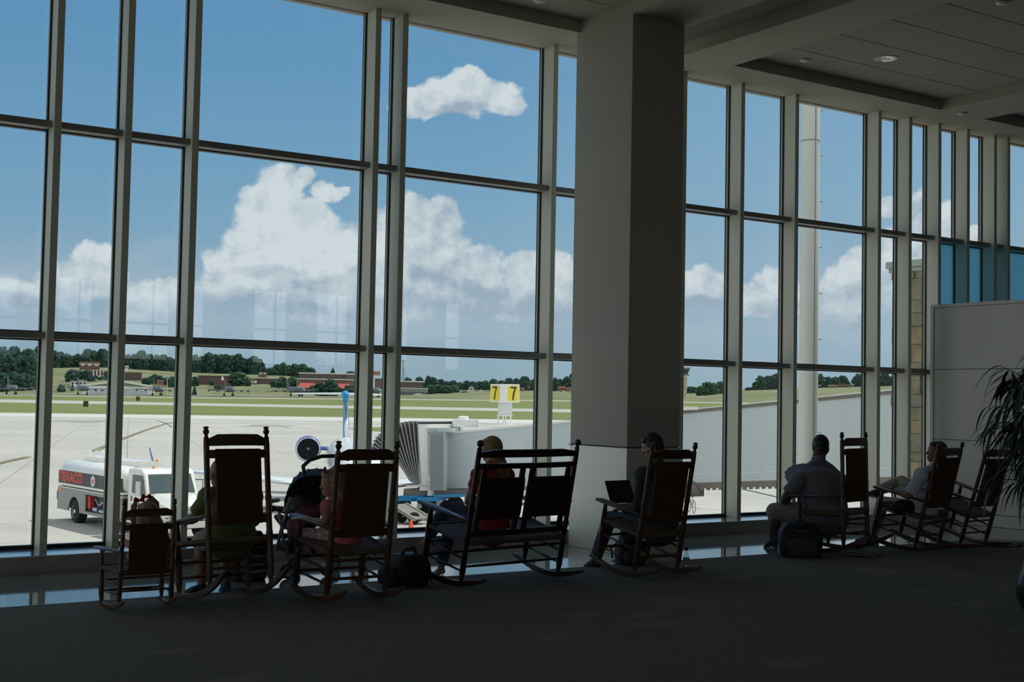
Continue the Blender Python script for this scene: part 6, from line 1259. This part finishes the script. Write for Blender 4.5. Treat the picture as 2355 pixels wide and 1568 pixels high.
# potted fig at the right edge
pc = hz(2432, 1432); e = empty('potted_fig', (pc.x, pc.y, 0)); tag(e, 'dark long-leaved fig plant in a round dark pot at the right edge', 'plant')
MB().lathe([(0, .10), (.01, .17), (.08, .235), (.18, .285), (.30, .275), (.38, .24), (.42, .235), (.43, .215), (.40, .20), (.36, .02)], (0, 0, 0), (0, 0, 1), 36).build('pot', mat('dark glazed pot', (.018, .017, .020), .3), e, smooth=50)
MB().lathe([(.37, .205), (.385, .12), (.39, .01)], (0, 0, 0), (0, 0, 1), 20).build('soil', mat('soil', (.03, .022, .016), 1), e)
rnd = random.Random(11); tm = MB(); m_lf = mat('dark fig leaf', (.028, .045, .022), .42, 0, .5); tips = []
for i in range(9):
    a = i*.7+.3; b0 = V((.05*math.cos(a), .05*math.sin(a), .38)); t_ = V((.16*math.cos(a), .16*math.sin(a), 1.72+.34*rnd.random())); mid = b0.lerp(t_, .5)+V((rnd.uniform(-.05, .05), rnd.uniform(-.05, .05), 0)); tm.tube([b0, mid, t_], [.014, .011, .005], 7)
    for k_ in range(9):
        q = .42+.58*k_/8; p = b0.lerp(mid, q*2) if q < .5 else mid.lerp(t_, q*2-1); aa = rnd.random()*6.28; L = rnd.uniform(.26, .56)*(1.15-.5*q); en_ = p+V((L*math.cos(aa), L*math.sin(aa), L*rnd.uniform(.1, .5))); tm.tube([p, p.lerp(en_, .5)+V((0, 0, .03)), en_], [.005, .004, .003], 5); tips.append((p, en_))
tm.build('stems', mat('fig bark', (.06, .045, .03), .8), e, smooth=True)
proto_leaf = None; lm = []
def leaf_mesh(L, w, droop):
    m_ = MB(); vs = []; n = 7
    for i in range(n+1):
        q = i/n; x = L*(q-.18*droop*q*q); z = -L*droop*q*q*.75; ww = w*math.sin(PI*min(1, q*.92+.05))**.8; vs += [(x, -ww, z+ww*.25), (x, 0, z), (x, ww, z+ww*.25)]
    fs = [(i*3+k_, i*3+k_+1, i*3+k_+4, i*3+k_+3) for i in range(n) for k_ in (0, 1)]; m_.add(vs, fs); return m_
lvs = [leaf_mesh(L, w, d).build('leaf', m_lf, e, smooth=True, fix=False).data for L, w, d in ((.23, .0125, .75), (.25, .013, 1.1), (.20, .012, .55), (.24, .0135, 1.4))]
for o in [o for o in e.children if o.name.startswith('leaf')]: bpy.data.objects.remove(o)
allp = []
for p, en_ in tips:
    for k_ in range(16):
        q = k_/15; c = p.lerp(en_, .15+.85*q); out = V((c.x, c.y, 0)); aa = math.atan2(out.y, out.x)+rnd.uniform(-1.3, 1.3); allp.append((c+V((0, 0, .01)), aa, rnd.uniform(-.5, .35), rnd.uniform(.8, 1.2)))
tw_ = V((-pc.x, -pc.y, 0)).normalized()
allp.sort(key=lambda t_: -(t_[0].dot(-CR0)+.4*t_[0].dot(tw_)+.3*t_[0].z+.12*math.cos(t_[1]-math.atan2(-CR0.y, -CR0.x))))
for c, aa, pt_, sc in allp[:100]:
    o = bpy.data.objects.new('leaf', lvs[rnd.randrange(4)]); COL.objects.link(o); o.parent = e; o.location = c; o.rotation_euler = (rnd.uniform(-.4, .4), -pt_*.6, aa); o.scale = (sc,)*3
big = MB()
for c, aa, pt_, sc in allp[100:]:
    me = lvs[rnd.randrange(4)]; Mx = Matrix.Translation(c) @ Matrix.Rotation(aa, 4, 'Z') @ Matrix.Rotation(-pt_*.6, 4, 'Y') @ Matrix.Scale(sc, 4); big.add([Mx @ v.co for v in me.vertices], [tuple(p.vertices) for p in me.polygons])
o = big.build('foliage', m_lf, e, smooth=True, fix=False); o['kind'] = 'stuff'
